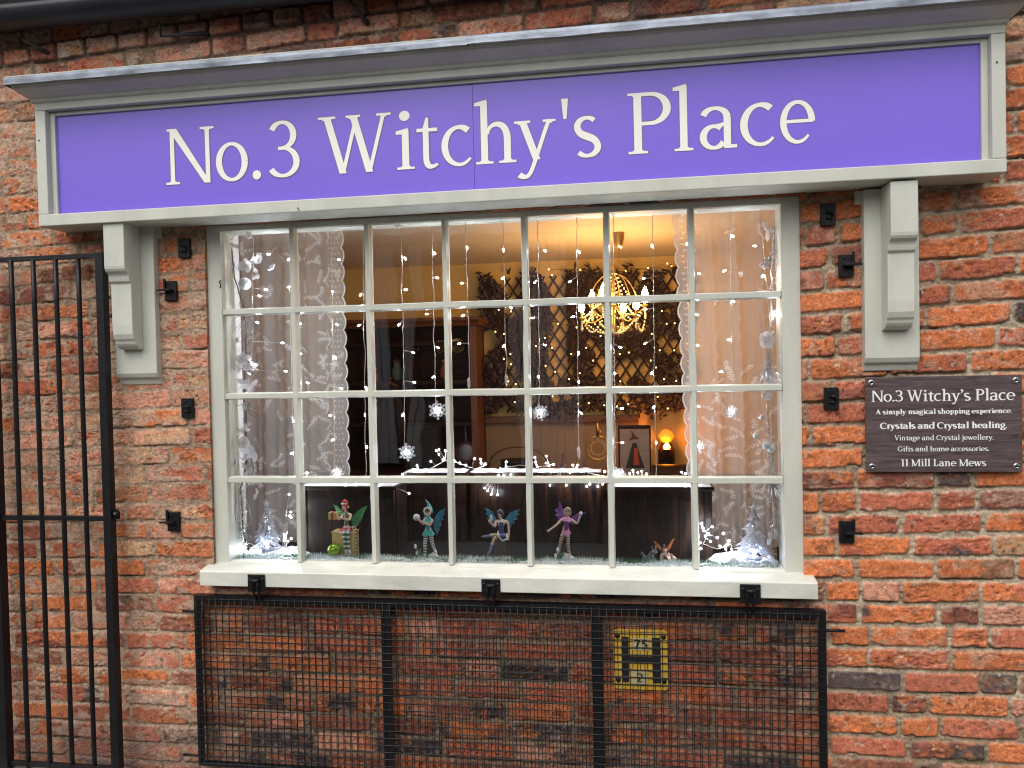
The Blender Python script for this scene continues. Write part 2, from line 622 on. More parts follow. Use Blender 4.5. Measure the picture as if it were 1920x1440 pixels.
    m3.inputs[3].default_value = .70
    m3.inputs[4].default_value = 1.28
    n.links.new(t3.outputs[0], m3.inputs[0])
    mm = n.nodes.new('ShaderNodeMath')
    mm.operation = 'MULTIPLY'
    n.links.new(mr.outputs[0], mm.inputs[0])
    n.links.new(m3.outputs[0], mm.inputs[1])
    mx = n.nodes.new('ShaderNodeVectorMath')
    mx.operation = 'SCALE'
    n.links.new(a.outputs['Color'], mx.inputs[0])
    n.links.new(mm.outputs[0], mx.inputs['Scale'])
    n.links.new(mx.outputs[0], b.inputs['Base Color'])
    t2 = n.nodes.new('ShaderNodeTexNoise')
    t2.inputs['Scale'].default_value = 320
    t2.inputs['Detail'].default_value = 5
    n.links.new(tc.outputs['Object'], t2.inputs['Vector'])
    bp = n.nodes.new('ShaderNodeBump')
    bp.inputs['Strength'].default_value = 1.0
    bp.inputs['Distance'].default_value = .0025
    n.links.new(t2.outputs[0], bp.inputs['Height'])
    n.links.new(bp.outputs[0], b.inputs['Normal'])
    me.materials.append(m)
    return me
bld = thing('brick_building', 'old red brick shop building of hand-laid bricks around the white window', 'building', (0, -.015, 0))
wall = bpy.data.objects.new('wall', build_wall())
COL.objects.link(wall)
wall.parent = bld
wall.location = (0, .015, 0)
# body of the building behind the facade skin
body = MB()
body.box(-3.4, OPX0 - .001, .02, .17, 0, 3.1).box(OPX1 + .001, 3.2, .02, .17, 0, 3.1)
body.box(OPX0 - .001, OPX1 + .001, .02, .17, 0, OPZ0 - .001).box(OPX0 - .001, OPX1 + .001, .02, .17, OPZ1 + .001, 3.1)
part(body, 'inner_leaf', mat('inner_plaster', (.45, .36, .26), .9, bump=.3, bs=30), bld)
roof = MB()
roof.prism_x([(-.22, 3.02), (-.22, 3.06), (2.6, 4.5), (2.6, 4.46)], -3.4, 3.2)
part(roof, 'roof', mat('slate', (.05, .055, .065), .6, var=.4, vs=4, bump=.6, bs=9), bld)

# ground, far building across the mews
PAVE = mat('paving', (.13, .125, .115), .85, var=.35, vs=6, bump=.6, bs=30)
g = MB()
g.add([(-60, -60, 0), (60, -60, 0), (60, 60, 0), (-60, 60, 0)], [(0, 1, 2, 3)])
struct(g.build('ground', PAVE))
kb = MB()
x = -3.4
while x < 3.1:
    L = .5 + random.random() * .35
    kb.box(x, x + L - .008, -.17, -.02, .004, .022 + random.random() * .008)
    x += L
struct(kb.build('pavement_edging', mat('stone_edging', (.42, .40, .37), .8, var=.3, vs=12, bump=.5, bs=50), bevel=.004))

ob = thing('opposite_building', 'low brick building across the mews mirrored in the panes', 'building', (0, -6, 0))
BR2 = bpy.data.materials.new('far_brick')
BR2.use_nodes = True
_n = BR2.node_tree
_t = _n.nodes.new('ShaderNodeTexBrick')
_t.inputs['Scale'].default_value = 4.2
_t.inputs['Color1'].default_value = (.11, .04, .03, 1)
_t.inputs['Color2'].default_value = (.07, .03, .025, 1)
_t.inputs['Mortar'].default_value = (.10, .085, .07, 1)
_c = _n.nodes.new('ShaderNodeTexCoord')
_m = _n.nodes.new('ShaderNodeMapping')
_m.inputs['Rotation'].default_value = (R(90), 0, 0)
_n.links.new(_c.outputs['Object'], _m.inputs[0])
_n.links.new(_m.outputs[0], _t.inputs['Vector'])
_n.links.new(_t.outputs[0], _n.nodes['Principled BSDF'].inputs['Base Color'])
_n.nodes['Principled BSDF'].inputs['Roughness'].default_value = .9
FY = -6.0
mb = MB().box(-9, 9, FY - 5, FY, 0, 3.05)
part(mb, 'wall', BR2, ob)
mb = MB().prism_x([(FY + .25, 2.98), (FY + .25, 3.06), (FY - 2.6, 4.3), (FY - 5.3, 3.06), (FY - 5.3, 2.98)], -9.2, 9.2)
part(mb, 'roof', mat('far_slate', (.07, .075, .085), .6, var=.4, vs=3), ob)
WP = mat('white_joinery', (.72, .72, .70), .5)
WP2 = mat('blue_grey_board', (.86, .86, .90), .5)
# white boarded posts seen as pale upright strips in the panes
def mirror_x(px):
    g0 = P(px, 720, .03)
    k = (g0.x - CAM[0]) / (.03 - CAM[1])
    return g0.x + k * (.03 - FY)
for a, b in ((698, 742), (768, 792), (980, 1080), (440, 520)):
    xa, xb = mirror_x(a), mirror_x(b)
    mb = MB()
    n = max(2, int((xb - xa) / .09))
    for i in range(n):
        mb.box(xa + (xb - xa) * i / n, xa + (xb - xa) * (i + 1) / n - .012, FY, FY + .06, .35, 2.95)
    part(mb, 'door_post', WP2, ob)
mb = MB().box(mirror_x(1330), mirror_x(1460), FY, FY + .04, 1.0, 2.2)
part(mb, 'window', mat('far_glass', (.05, .06, .07), .1), ob)

# gutter under the eaves
gt = thing('gutter', 'black half-round gutter under the eaves above the shop sign', 'gutter', (0, -.1, 2.8))
prof = []
for i in range(13):
    a = math.pi + math.pi * i / 12
    prof.append((-.105 + .062 * math.cos(a), 2.857 + .062 * math.sin(a)))
for i in range(12, -1, -1):
    a = math.pi + math.pi * i / 12
    prof.append((-.105 + .057 * math.cos(a), 2.859 + .057 * math.sin(a)))
mb = MB()
n = len(prof)
vs, fs = [], []
for x in (-3.4, 3.2):
    vs += [(x, y, z) for y, z in prof]
fs = [(i, (i + 1) % n, n + (i + 1) % n, n + i) for i in range(n)] + [tuple(range(12, 14)) + (0,) if False else (0, n - 1, n - 2, 1)]
mb.add(vs, fs[:n])
part(mb, 'channel', mat('black_gutter_paint', (.016, .017, .024), .45, var=.4, vs=6, bump=.3, bs=30), gt, smooth=True)
mb = MB().box(-3.4, 3.2, -.045, -.028, 2.83, 2.99)
part(mb, 'fascia_board', mat('black_board', (.018, .018, .026), .5, var=.3, vs=9), gt)
for (px, py), (qx, qy) in (((40, 72), (95, 102)), ((655, 0), (690, 45)), ((300, 68), (392, 62))):
    a, b = P(px, py, -.075), P(qx, qy, -.02)
    t = thing('gutter_bracket', {40: 'rusty iron gutter spike in the bricks at the top left corner', 655: 'dark iron gutter spike under the eaves at the top centre', 300: 'bent iron strap on the headers left of the top centre spike'}[px], 'bracket', tuple(b), 'iron gutter brackets')
    m1 = MB().tube([a, a.lerp(b, .55), b], [.004, .007, .010], 8)
    part(m1, 'spike', mat('rusty_iron', (.05, .045, .05), .6, metal=.5, var=.6, vs=40, bump=.5), t, smooth=True)
    m1 = MB().tube([a + Vector((.004, 0, .0)), a + Vector((.006, -.01, .05))], .0035, 6)
    part(m1, 'hook', BLACK, t, smooth=True)

# ------------------------------------------------------------------ lettering: a light roman with bracketed serifs, drawn stroke by stroke
def glyph(ch, T=.135, t=.072):
    S, O = .05, .085                      # serif thickness and overhang
    polys = []
    def poly(*p):
        polys.append(list(p))
    def rect(x0, y0, x1, y1):
        poly((x0, y0), (x1, y0), (x1, y1), (x0, y1))
    def serif(x, y, wd, up, l=1, r=1):
        s = S if up else -S               # up: serif lies above y
        poly((x - O * l, y), (x + wd + O * r, y), (x + wd + O * r, y + s * .8), (x - O * l, y + s * .8))
        poly((x - O * .35 * l, y + s * .8), (x + wd + O * .35 * r, y + s * .8), (x + wd, y + s * 1.3), (x, y + s * 1.3))
    def stem(x, y0, y1, wd=None, top='b', bot='b'):
        wd = T if wd is None else wd
        rect(x, y0, x + wd, y1)
        if bot == 'b': serif(x, y0, wd, True)
        if top == 'b': serif(x, y1, wd, False)
        if top == 'l':
            poly((x - O * 1.15, y1 - .075), (x + wd * .5, y1 - .075), (x + wd, y1 + .03), (x - O * 1.15, y1 - .02))
    def stroke(pts, ws):
        n = len(pts)
        L, Rr = [], []
        for i, (x, y) in enumerate(pts):
            x0, y0 = pts[max(0, i - 1)]
            x1, y1 = pts[min(n - 1, i + 1)]
            dx, dy = x1 - x0, y1 - y0
            q = math.hypot(dx, dy) or 1
            nxx, nyy = -dy / q, dx / q
            h = ws[i] / 2
            L.append((x + nxx * h, y + nyy * h))
            Rr.append((x - nxx * h, y - nyy * h))
        for i in range(n - 1):
            poly(L[i], L[i + 1], Rr[i + 1], Rr[i])
    def arc(cx, cy, rx, ry, a0, a1, n=26, tt=None, TT=None, ends=None):
        TT, tt = TT or T, tt or t
        pts, ws = [], []
        for i in range(n + 1):
            a = R(a0 + (a1 - a0) * i / n)
            pts.append((cx + rx * math.cos(a), cy + ry * math.sin(a)))
            wv = tt + (TT - tt) * abs(math.cos(a)) ** 1.5
            if ends:
                u = i / n
                wv = wv * (1 - sstep(.8, 1, u)) + ends[1] * sstep(.8, 1, u) if ends[1] else wv
                wv = wv * sstep(0, .2, u) + ends[0] * (1 - sstep(0, .2, u)) if ends[0] else wv
            ws.append(float(wv))
        stroke(pts, ws)
    def bez(p0, p1, p2, p3, ws, n=16):
        pts, w2 = [], []
        for i in range(n + 1):
            u = i / n
            pts.append(tuple(p0[k] * (1 - u) ** 3 + 3 * p1[k] * u * (1 - u) ** 2 + 3 * p2[k] * u * u * (1 - u) + p3[k] * u ** 3 for k in (0, 1)))
            w2.append(float(np.interp(u, np.linspace(0, 1, len(ws)), ws)))
        stroke(pts, w2)
    def disc(x, y, r, n=18):
        poly(*[(x + r * math.cos(2 * math.pi * i / n), y + r * math.sin(2 * math.pi * i / n)) for i in range(n)])
    def diag(x0, y0, x1, y1, wd):
        poly((x0 - wd / 2, y0), (x0 + wd / 2, y0), (x1 + wd / 2, y1), (x1 - wd / 2, y1))
    xh = .68
    A = .62
    if ch == 'N':
        stem(.08, 0, 1, t * 1.25, None, 'b')
        serif(.08 + t * .6, 1, t, False, 1, 0)
        stem(.70, 0, 1, t * 1.25, 'b', None)
        poly((.06, 1), (.06 + T * 1.25, 1), (.70 + t * 1.25, 0), (.70 - T * .25, 0))
        A = .88
    elif ch == 'o':
        arc(.30, xh / 2, .235, xh / 2 - t * .35, 0, 360, 40); A = .60
    elif ch == '.':
        disc(.11, .075, .082); A = .24
    elif ch == ',':
        disc(.11, .075, .08); A = .24
    elif ch == '3':
        arc(.25, .745, .20, .225, 155, -90, 24, ends=(T * .9, 0))
        arc(.25, .275, .245, .245, 90, -150, 26, ends=(0, T * .9))
        rect(.17, .485, .27, .485 + t); A = .58
    elif ch == '1':
        stem(.20, 0, 1, T, None, 'b'); poly((.20, 1), (.20 + T, 1), (.20 + T, .93), (.06, .87), (.05, .93)); A = .46
    elif ch == '2':
        arc(.26, .74, .20, .225, 160, -20, 20, ends=(T, 0)); bez((.45, .665), (.38, .42), (.14, .22), (.07, .06), [T, T * .9, t], 12); rect(.05, 0, .49, .10); A = .56
    elif ch == '4':
        rect(.33, 0, .33 + T, 1); rect(.02, .24, .56, .24 + t * 1.3); diag(.07, .27, .36, .98, t * 1.4); A = .6
    elif ch == '5':
        rect(.10, .90, .48, 1); rect(.10, .52, .10 + t * 1.2, 1); arc(.24, .32, .22, .29, 115, -140, 24, ends=(0, T)); A = .56
    elif ch == '7':
        rect(.04, .89, .50, 1); diag(.18, 0, .45, .93, T); A = .54
    elif ch == 'W':
        diag(.10, 1, .34, 0, T); diag(.34, .0, .56, .92, t); serif(.52 - T / 2, 1, T, False, .7, .7); diag(.52, 1, .76, 0, T); diag(.76, 0, 1.0, 1, t)
        serif(.10 - T / 2, 1, T, False); serif(1.0 - t / 2, 1, t, False); A = 1.1
    elif ch == 'V':
        diag(.10, 1, .37, 0, T); diag(.37, 0, .64, 1, t); serif(.10 - T / 2, 1, T, False); serif(.64 - t / 2, 1, t, False); A = .74
    elif ch == 'v':
        diag(.09, xh, .29, 0, T); diag(.29, 0, .48, xh, t); serif(.09 - T / 2, xh, T, False, .8, .8); serif(.48 - t / 2, xh, t, False, .8, .8); A = .57
    elif ch == 'w':
        diag(.09, xh, .26, 0, T); diag(.26, 0, .43, xh * .95, t); diag(.41, xh, .58, 0, T); diag(.58, 0, .76, xh, t)
        serif(.09 - T / 2, xh, T, False, .8, .8); serif(.76 - t / 2, xh, t, False, .8, .8); A = .85
    elif ch == 'x':
        diag(.10, xh, .43, 0, T); diag(.42, xh, .11, 0, t)
        for xx in (.10 - T / 2, .42 - t / 2): serif(xx, xh, T if xx < .1 else t, False, .7, .7)
        serif(.11 - t / 2, 0, t, True, .7, .7); serif(.43 - T / 2, 0, T, True, .7, .7); A = .55
    elif ch == 'A':
        diag(.13, 0, .41, 1, t); diag(.39, 1, .66, 0, T); rect(.20, .32, .57, .32 + t); serif(.13 - t / 2, 0, t, True); serif(.66 - T / 2, 0, T, True); A = .80
    elif ch == 'i':
        stem(.13, 0, xh, T, 'l', 'b'); disc(.18, .92, .088); A = .36
    elif ch == 'j':
        stem(.13, .0, xh, T, 'l', None); bez((.13 + T / 2, .02), (.13 + T / 2, -.16), (.12, -.24), (-.02, -.25), [T, T * .9, t]); disc(.18, .92, .088); A = .34
    elif ch == 'l':
        stem(.13, 0, 1.06, T, 'l', 'b'); A = .37
    elif ch == 't':
        rect(.14, .16, .14 + T, .70); poly((.14, .68), (.14 + T, .68), (.14 + T, .86), (.14 + T * .55, .86)); rect(.02, xh - t, .42, xh)
        bez((.14 + T / 2, .18), (.14 + T / 2, .02), (.28, -.02), (.42, .06), [T, T, t * 1.2, t * .8]); A = .44
    elif ch == 'c':
        arc(.31, xh / 2, .245, xh / 2 - t * .35, 52, 318, 30, ends=(T * .95, t * .7)); A = .55
    elif ch == 'e':
        arc(.31, xh / 2, .245, xh / 2 - t * .35, 0, 318, 34, ends=(0, t * .7)); rect(.12, xh * .48, .54 + T * .3, xh * .48 + t * .9); A = .60
    elif ch == 'h':
        stem(.11, 0, 1.06, T, 'l', 'b'); bez((.11 + T, .50), (.22, .70), (.53, .76), (.54, .42), [t * .8, t * 1.1, T * .9, T]); stem(.54 - T / 2, 0, .44, T, None, 'b'); A = .73
    elif ch == 'n':
        stem(.11, 0, xh, T, 'l', 'b'); bez((.11 + T, .50), (.22, .70), (.53, .76), (.54, .42), [t * .8, t * 1.1, T * .9, T]); stem(.54 - T / 2, 0, .44, T, None, 'b'); A = .73
    elif ch == 'm':
        stem(.11, 0, xh, T, 'l', 'b')
        for q in (0, .40):
            bez((.11 + T + q * .98, .50), (.22 + q, .70), (.51 + q, .76), (.52 + q, .42), [t * .8, t * 1.1, T * .9, T]); stem(.52 + q - T / 2, 0, .44, T, None, 'b')
        A = 1.10
    elif ch == 'r':
        stem(.11, 0, xh, T, 'l', 'b'); bez((.11 + T, .45), (.22, .64), (.34, .70), (.45, .62), [t * .8, t, T * .8, T]); A = .48
    elif ch == 'p':
        stem(.11, -.28, xh, T, 'l', 'b'); arc(.33, xh / 2, .215, xh / 2 - t * .35, -150, 150, 28); A = .65
    elif ch == 'd':
        stem(.44, 0, 1.06, T, 'l', None); arc(.31, xh / 2, .24, xh / 2 - t * .35, 30, 330, 28); rect(.44, 0, .66, S); A = .68
    elif ch == 'g':
        arc(.27, .45, .19, .215, 0, 360, 30, TT=T * .9); arc(.29, -.12, .24, .155, 0, 360, 30, TT=T * .85); bez((.17, .27), (.02, .12), (.14, .07), (.33, .03), [t, t * 1.2, t * 1.4]); rect(.40, .60, .54, .60 + t); A = .58
    elif ch == 'y':
        diag(.09, xh, .30, .02, T); bez((.50, xh), (.38, .36), (.28, -.02), (.20, -.20), [t, t, t]); bez((.20, -.19), (.16, -.28), (.10, -.28), (.03, -.22), [t, t * 1.1, T * .9]); serif(.09 - T / 2, xh, T, False, .8, .8); serif(.50 - t / 2, xh, t, False, .8, .8); A = .58
    elif ch == "'":
        poly((.055, 1.0), (.165, 1.0), (.135, .66), (.085, .66)); A = .22
    elif ch == '\u2019':
        disc(.12, .93, .085); bez((.19, .93), (.20, .80), (.12, .74), (.06, .70), [t * 1.1, t, t * .5]); A = .25
    elif ch == 's':
        arc(.25, .51, .165, .145, 40, 200, 18, ends=(T * .7, T)); arc(.25, .17, .18, .145, 20, -145, 18, ends=(T, T * .7)); bez((.095, .47), (.13, .33), (.38, .36), (.42, .21), [T, T * 1.1, T]); A = .50
    elif ch == 'P':
        stem(.11, 0, 1, T, None, 'b'); serif(.11, 1, T, False, 1, 0); rect(.2, 1 - t, .36, 1); rect(.2, .46, .36, .46 + t); arc(.35, .73, .235, .27 - t / 2, 90, -90, 22); A = .66
    elif ch == 'L':
        stem(.11, 0, 1, T, 'b', None); rect(.11 - O, 0, .55, t); poly((.55, 0), (.58, .26), (.53, .26), (.44, t)); A = .64
    elif ch == 'M':
        stem(.10, 0, 1, t * 1.2, None, 'b'); stem(.83, 0, 1, T, None, 'b'); diag(.13, 1, .46, .03, T); diag(.86, 1, .48, .03, t); rect(.02, 1 - S, .15, 1); rect(.86, 1 - S, 1.04, 1); A = 1.07
    elif ch == 'C':
        arc(.42, .5, .345, .5 - t * .35, 46, 316, 34, ends=(T * .6, t * .8)); rect(.66, .70, .66 + t * .7, .98); A = .76
    elif ch == 'G':
        arc(.42, .5, .345, .5 - t * .35, 46, 318, 34, ends=(T * .6, T * .6)); rect(.66, .70, .66 + t * .7, .98); rect(.62, .08, .62 + T, .44); rect(.54, .40, .82, .44); A = .85
    elif ch == 'f':
        stem(.12, 0, .80, T, None, 'b'); bez((.12 + T / 2, .78), (.12 + T / 2, 1.02), (.30, 1.06), (.42, .98), [T, T, t, T * .9]); rect(.02, xh - t, .38, xh); A = .40
    elif ch == 'a':
        arc(.26, .50, .19, .155, 165, 0, 16, ends=(T * .9, 0)); rect(.45 - T / 2, .05, .45 + T / 2, .50); rect(.45 - T / 2, 0, .60, .055); arc(.24, .19, .17, .175, 50, 330, 26); bez((.28, .37), (.33, .37), (.40, .39), (.45, .41), [t, t, t]); A = .61
    else:
        A = .30
    return polys, A

def fill_polys(polys):
    """union of the strokes as one flat triangulated sheet"""
    vs, fs = [], []
    for p in polys:
        a = sum(p[i][0] * p[(i + 1) % len(p)][1] - p[(i + 1) % len(p)][0] * p[i][1] for i in range(len(p)))
        if abs(a) < 1e-9:
            continue
        if a < 0:
            p = p[::-1]
        o = len(vs)
        vs += [Vector(q) for q in p]
        fs.append(list(range(o, o + len(p))))
    r = delaunay_2d_cdt(vs, [], fs, 0, 1e-6)
    ov = np.array([tuple(v) for v in r[0]])
    of = np.array([tuple(f) for f in r[2] if len(f) == 3])
    c = ov[of].mean(1)
    ins = np.zeros(len(c), bool)
    for f in fs:                                  # keep what lies inside any stroke
        q = np.array([tuple(vs[i]) for i in f])
        cr = np.zeros(len(c), bool)
        for i in range(len(q)):
            a, b = q[i], q[i - 1]
            cond = (a[1] > c[:, 1]) != (b[1] > c[:, 1])
            xx = (b[0] - a[0]) * (c[:, 1] - a[1]) / (b[1] - a[1] + 1e-15) + a[0]
            cr ^= cond & (c[:, 0] < xx)
        ins |= cr
    return [tuple(v) for v in ov], [tuple(int(i) for i in f) for f in of[ins]]

def text_run(txt, x0, x1, z, cap, T=.135, t=.072):
    """[(glyph, start, x scale)] so the run spans x0..x1"""
    ps, x = [], 0
    for ch in txt:
        p, A = glyph(ch, T, t)
        ps.append((p, x))
        x += A
    allx = [q[0] + o for p, o in ps for g in p for q in g]
    mn, mxx = min(allx), max(allx)
    k = (x1 - x0) / (mxx - mn)
    out = []
    for p, o in ps:
        if p:
            out.append([[(x0 + (q[0] + o - mn) * k, z + q[1] * cap) for q in g] for g in p])
    return out
def flat_letters(runs, y, mb=None, mi=0):
    mb = mb or MB()
    for polys in runs:
        v, f = fill_polys(polys)
        mb.add([(a, y, b) for a, b in v], f, mi)
    return mb

# ------------------------------------------------------------------ the shop sign
sign = thing('shop_sign', 'long purple fascia sign reading No.3 Witchy\'s Place in a sage frame', 'sign', (0, 0, 2.066))
FX0, FX1, FZ0, FZ1 = -1.605, 1.629, 2.066, 2.517
PX0, PX1, PZ0, PZ1 = -1.546, 1.571, 2.117, 2.468
mb = MB().box(FX0, PX0 - .018, -.15, .0, FZ0 + .042, FZ1 - .036).box(PX1 + .018, FX1, -.15, .0, FZ0 + .042, FZ1 - .036)
mb.box(FX0, FX1, -.151, .0, FZ0, FZ0 + .042)
mb.box(FX0, FX1, -.1505, .0, FZ1 - .036, FZ1)
part(mb, 'frame', PAINT, sign, bevel=.003)
mb = MB().box(PX0 - .018, PX0 + .002, -.128, -.1, PZ0 - .009, PZ1 + .012).box(PX1 - .002, PX1 + .018, -.128, -.1, PZ0 - .009, PZ1 + .012)
mb.box(PX0 + .002, PX1 - .002, -.1275, -.1, PZ1 - .002, PZ1 + .012)
part(mb, 'bead', PAINT, sign, bevel=.002)
RSCREW = mat('rusty_screw', (.07, .05, .04), .6)
seam = P(888, 250, -.118).x
mb = MB().box(PX0 - .01, seam - .0006, -.118, -.10, PZ0 - .008, PZ1 + .004)
part(mb, 'fascia_panel', PURPLE, sign)
mb = MB().box(seam + .0006, PX1 + .01, -.1184, -.10, PZ0 - .008, PZ1 + .004)
part(mb, 'fascia_panel', PURPLE, sign)
# moulded cornice with returned ends
CP = [(.0, FZ1 - .012), (.010, FZ1 - .008), (.013, FZ1 + .002), (.022, FZ1 + .004), (.030, FZ1 + .008), (.046, FZ1 + .014), (.060, FZ1 + .024), (.066, FZ1 + .032), (.067, FZ1 + .037), (.080, FZ1 + .038), (.082, FZ1 + .060)]
def sweep3(prof):
    mb = MB()
    n = len(prof)
    rows = []
    for d, z in prof:
        rows.append([(FX0 - d * .55, .0, z), (FX0 - d * .55, -.15 - d, z), (FX1 + d * .55, -.15 - d, z), (FX1 + d * .55, .0, z)])
    vs = [p for r in rows for p in r]
    fs = []
    for i in range(n - 1):
        for j in range(3):
            fs.append((i * 4 + j, i * 4 + j + 1, (i + 1) * 4 + j + 1, (i + 1) * 4 + j))
    return mb.add(vs, fs)
part(sweep3(CP), 'cornice', PAINT, sign)
mb = MB()
def lead_strip(x0, x1, y, z0, z1, lift):
    n = int((x1 - x0) / .012)
    vs, fs = [], []
    for i in range(n + 1):
        x = x0 + (x1 - x0) * i / n
        wv = .0022 * mnoise.noise((x * 3.1, 1.7, lift)) + .0015 * mnoise.noise((x * 13, 4.2, lift)) + .0008 * mnoise.noise((x * 45, 4.2, lift))
        wt = .0016 * mnoise.noise((x * 4.3, 9.7, lift)) + .0008 * mnoise.noise((x * 21, 9.2, lift))
        dy = .0025 * mnoise.noise((x * 9, 7.7, lift)) + .0012 * mnoise.noise((x * 37, 7.7, lift))
        vs += [(x, y - dy * 1.6, z0 + wv), (x, y + .0015 + dy, (z0 + z1) / 2 + wv * .4), (x, y + .001, z1 - .004 + wt), (x, y + .006, z1 + wt), (x, -.005, z1 + .055)]
    for i in range(n):
        for j in range(4):
            fs.append((i * 5 + j, (i + 1) * 5 + j, (i + 1) * 5 + j + 1, i * 5 + j + 1))
    mb.add(vs, fs)
    for q in (0, n):
        o = len(mb.v) - len(vs)
        b = [vs[q * 5 + j] for j in range(5)]
        mb.add(b + [(b[0][0], -.005, b[0][2])], [(0, 1, 2, 3, 4, 5)])
sl = P(876, 78, -.24).x
lead_strip(FX0 - .048, sl + .02, -.236, FZ1 + .030, FZ1 + .058, 0.3)
lead_strip(sl, FX1 + .050, -.239, FZ1 + .031, FZ1 + .060, 3.3)
part(mb, 'flashing', LEAD, sign, smooth=True)
# the big lettering, each letter where the signwriter set it
marks = [('N', 311, 403), ('o', 405, 465), ('.', 473, 489), ('3', 504, 562), ('W', 598, 735), ('i', 743, 777), ('t', 782, 822), ('c', 828, 884), ('h', 891, 968), ('y', 965, 1043), ("'", 1054, 1067), ('s', 1077, 1127), ('P', 1178, 1259), ('l', 1263, 1300), ('a', 1312, 1382), ('c', 1388, 1452), ('e', 1463, 1529)]
runs, runs2 = [], []
YL = -.1192
for i, (ch, a, b) in enumerate(marks):
    yy = 345 - (a + b - 620) / 2 * .064
    xa, xb = P(a, yy - 40, YL).x, P(b, yy - 40, YL).x
    zb = 2.194 + .006 * i / 16
    runs += text_run(ch, xa, xb, zb, .196, T=.112, t=.060)
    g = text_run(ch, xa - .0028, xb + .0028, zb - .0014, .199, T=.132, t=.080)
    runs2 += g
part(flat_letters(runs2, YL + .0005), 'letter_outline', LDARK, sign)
part(flat_letters(runs, YL - .0005), 'lettering', CREAM, sign)
for px, py in ((210 / 3, 568 / 3), (218 / 3, 780 / 3), (1280 + 1768 / 3, 98 / 3), (1280 + 1772 / 3, 360 / 3), (558, 389), (560, 392)):
    p = P(px, py, -.152)
    part(MB().ball((p.x, -.1505, p.z), .0035, 8, 5, sc=(1, .4, 1)), 'screw', RSCREW, sign)
sign.rotation_euler.y = -.0036

# ------------------------------------------------------------------ carved brackets carrying the sign
def corbel(cx, label, sgn):
    t = thing('sign_bracket', label, 'bracket', (cx, -.02, 1.48), 'brackets under the shop sign')
    mb = MB().prism_x([(-.045, 2.064), (-.045, 1.522), (-.038, 1.508), (-.025, 1.498), (-.018, 1.480), (.0, 1.480), (.0, 2.064)], cx - .083, cx + .083)
    part(mb, 'back_plate', PAINT, t, bevel=.003)
    w = .040
    pr = [(-.140, 2.0645), (-.140, 1.908), (-.1385, 1.898), (-.134, 1.890), (-.127, 1.885), (-.1215, 1.881), (-.1185, 1.874), (-.1175, 1.865), (-.1155, 1.856), (-.1105, 1.851), (-.1065, 1.849), (-.106, 1.70), (-.104, 1.665), (-.098, 1.648)]
    for i in range(6):
        a = R(8 + 82 * i / 5)
        pr.append((-.052 - .040 * math.cos(a), 1.645 - .035 * math.sin(a)))
    pr += [(-.0455, 1.61), (-.0455, 2.0645)]
    mb = MB().prism_x(pr, cx + sgn * .008 - w, cx + sgn * .008 + w)
    part(mb, 'scroll', PAINT, t, bevel=.0025)
    mb = MB().box(cx - sgn * .083, cx - sgn * .103, -.024, .0, 2.02, 2.064)
    part(mb, 'packing_block', PAINT, t)
    return t
corbel(-1.311, 'carved sage wooden bracket under the left end of the sign beside the gate', -1)
corbel(1.334, 'carved sage wooden bracket under the right end of the sign above the plaque', 1)

# ------------------------------------------------------------------ dark wood-effect plaque
pq = thing('plaque', 'dark wood-effect shop plaque with white lettering and four steel screws', 'sign', (1.487, -.02, 1.155))
PW = bpy.data.materials.new('dark_wood_print')
PW.use_nodes = True
_n = PW.node_tree
_b = _n.nodes['Principled BSDF']
_b.inputs['Roughness'].default_value = .42
_c = _n.nodes.new('ShaderNodeTexCoord')
_m = _n.nodes.new('ShaderNodeMapping')
_m.inputs['Scale'].default_value = (2.2, 1, 26)
_n.links.new(_c.outputs['Object'], _m.inputs[0])
_t = _n.nodes.new('ShaderNodeTexNoise')
_t.inputs['Scale'].default_value = 3.2
_t.inputs['Detail'].default_value = 9
_t.inputs['Roughness'].default_value = .72
_t.inputs['Distortion'].default_value = 1.1
_n.links.new(_m.outputs[0], _t.inputs['Vector'])
_r = _n.nodes.new('ShaderNodeValToRGB')
_r.color_ramp.elements[0].position = .34
_r.color_ramp.elements[0].color = (.034, .023, .025, 1)
_r.color_ramp.elements[1].position = .68
_r.color_ramp.elements[1].color = (.15, .108, .108, 1)
_n.links.new(_t.outputs[0], _r.inputs[0])
_n.links.new(_r.outputs[0], _b.inputs['Base Color'])
QX0, QX1, QZ0, QZ1, QY = 1.253, 1.721, 1.152, 1.460, -.035
mb = MB().box(QX0, QX1, QY, QY + .006, QZ0, QZ1)
part(mb, 'board', PW, pq, bevel=.0015)
def pl(zx, zy):
    return P(1280 + zx / 3, 480 + zy / 3, QY - .001)
lines = [('No.3 Witchy\u2019s Place', 1062, 1872, 815, 752, .135, .075), ('A simply magical shopping experience.', 1085, 1852, 887, 860, .20, .10), ('Crystals and Crystal healing.', 1110, 1825, 970, 935, .21, .10), ('Vintage and Crystal jewellery.', 1190, 1750, 1035, 1007, .135, .085), ('Gifts and home accessories.', 1210, 1725, 1098, 1070, .135, .085), ('11 Mill Lane Mews', 1228, 1708, 1182, 1143, .15, .08)]
for txt, a, b, yb, yt, T, t in lines:
    z = pl((a + b) / 2, yb).z
    cap = pl((a + b) / 2, yt).z - z
    part(flat_letters(text_run(txt, pl(a, yb).x, pl(b, yb).x, z, cap, T, t), QY - .0008), 'lettering', WHITE, pq)
for x in (QX0 + .018, QX1 - .018):
    for z in (QZ0 + .018, QZ1 - .018):
        AX = Matrix.Rotation(R(90), 3, 'X')
        s_ = part(MB().lathe([(.0105, 0), (.0105, .002), (.009, .0035), (.0035, .0045), (.003, .003)], (x, QY, z), 20, axis=AX), 'screw', STEEL, pq, smooth=True)
        part(MB().box(x - .006, x + .006, QY - .0049, QY - .004, z - .0012, z + .0012), 'slot', BLACK, s_)

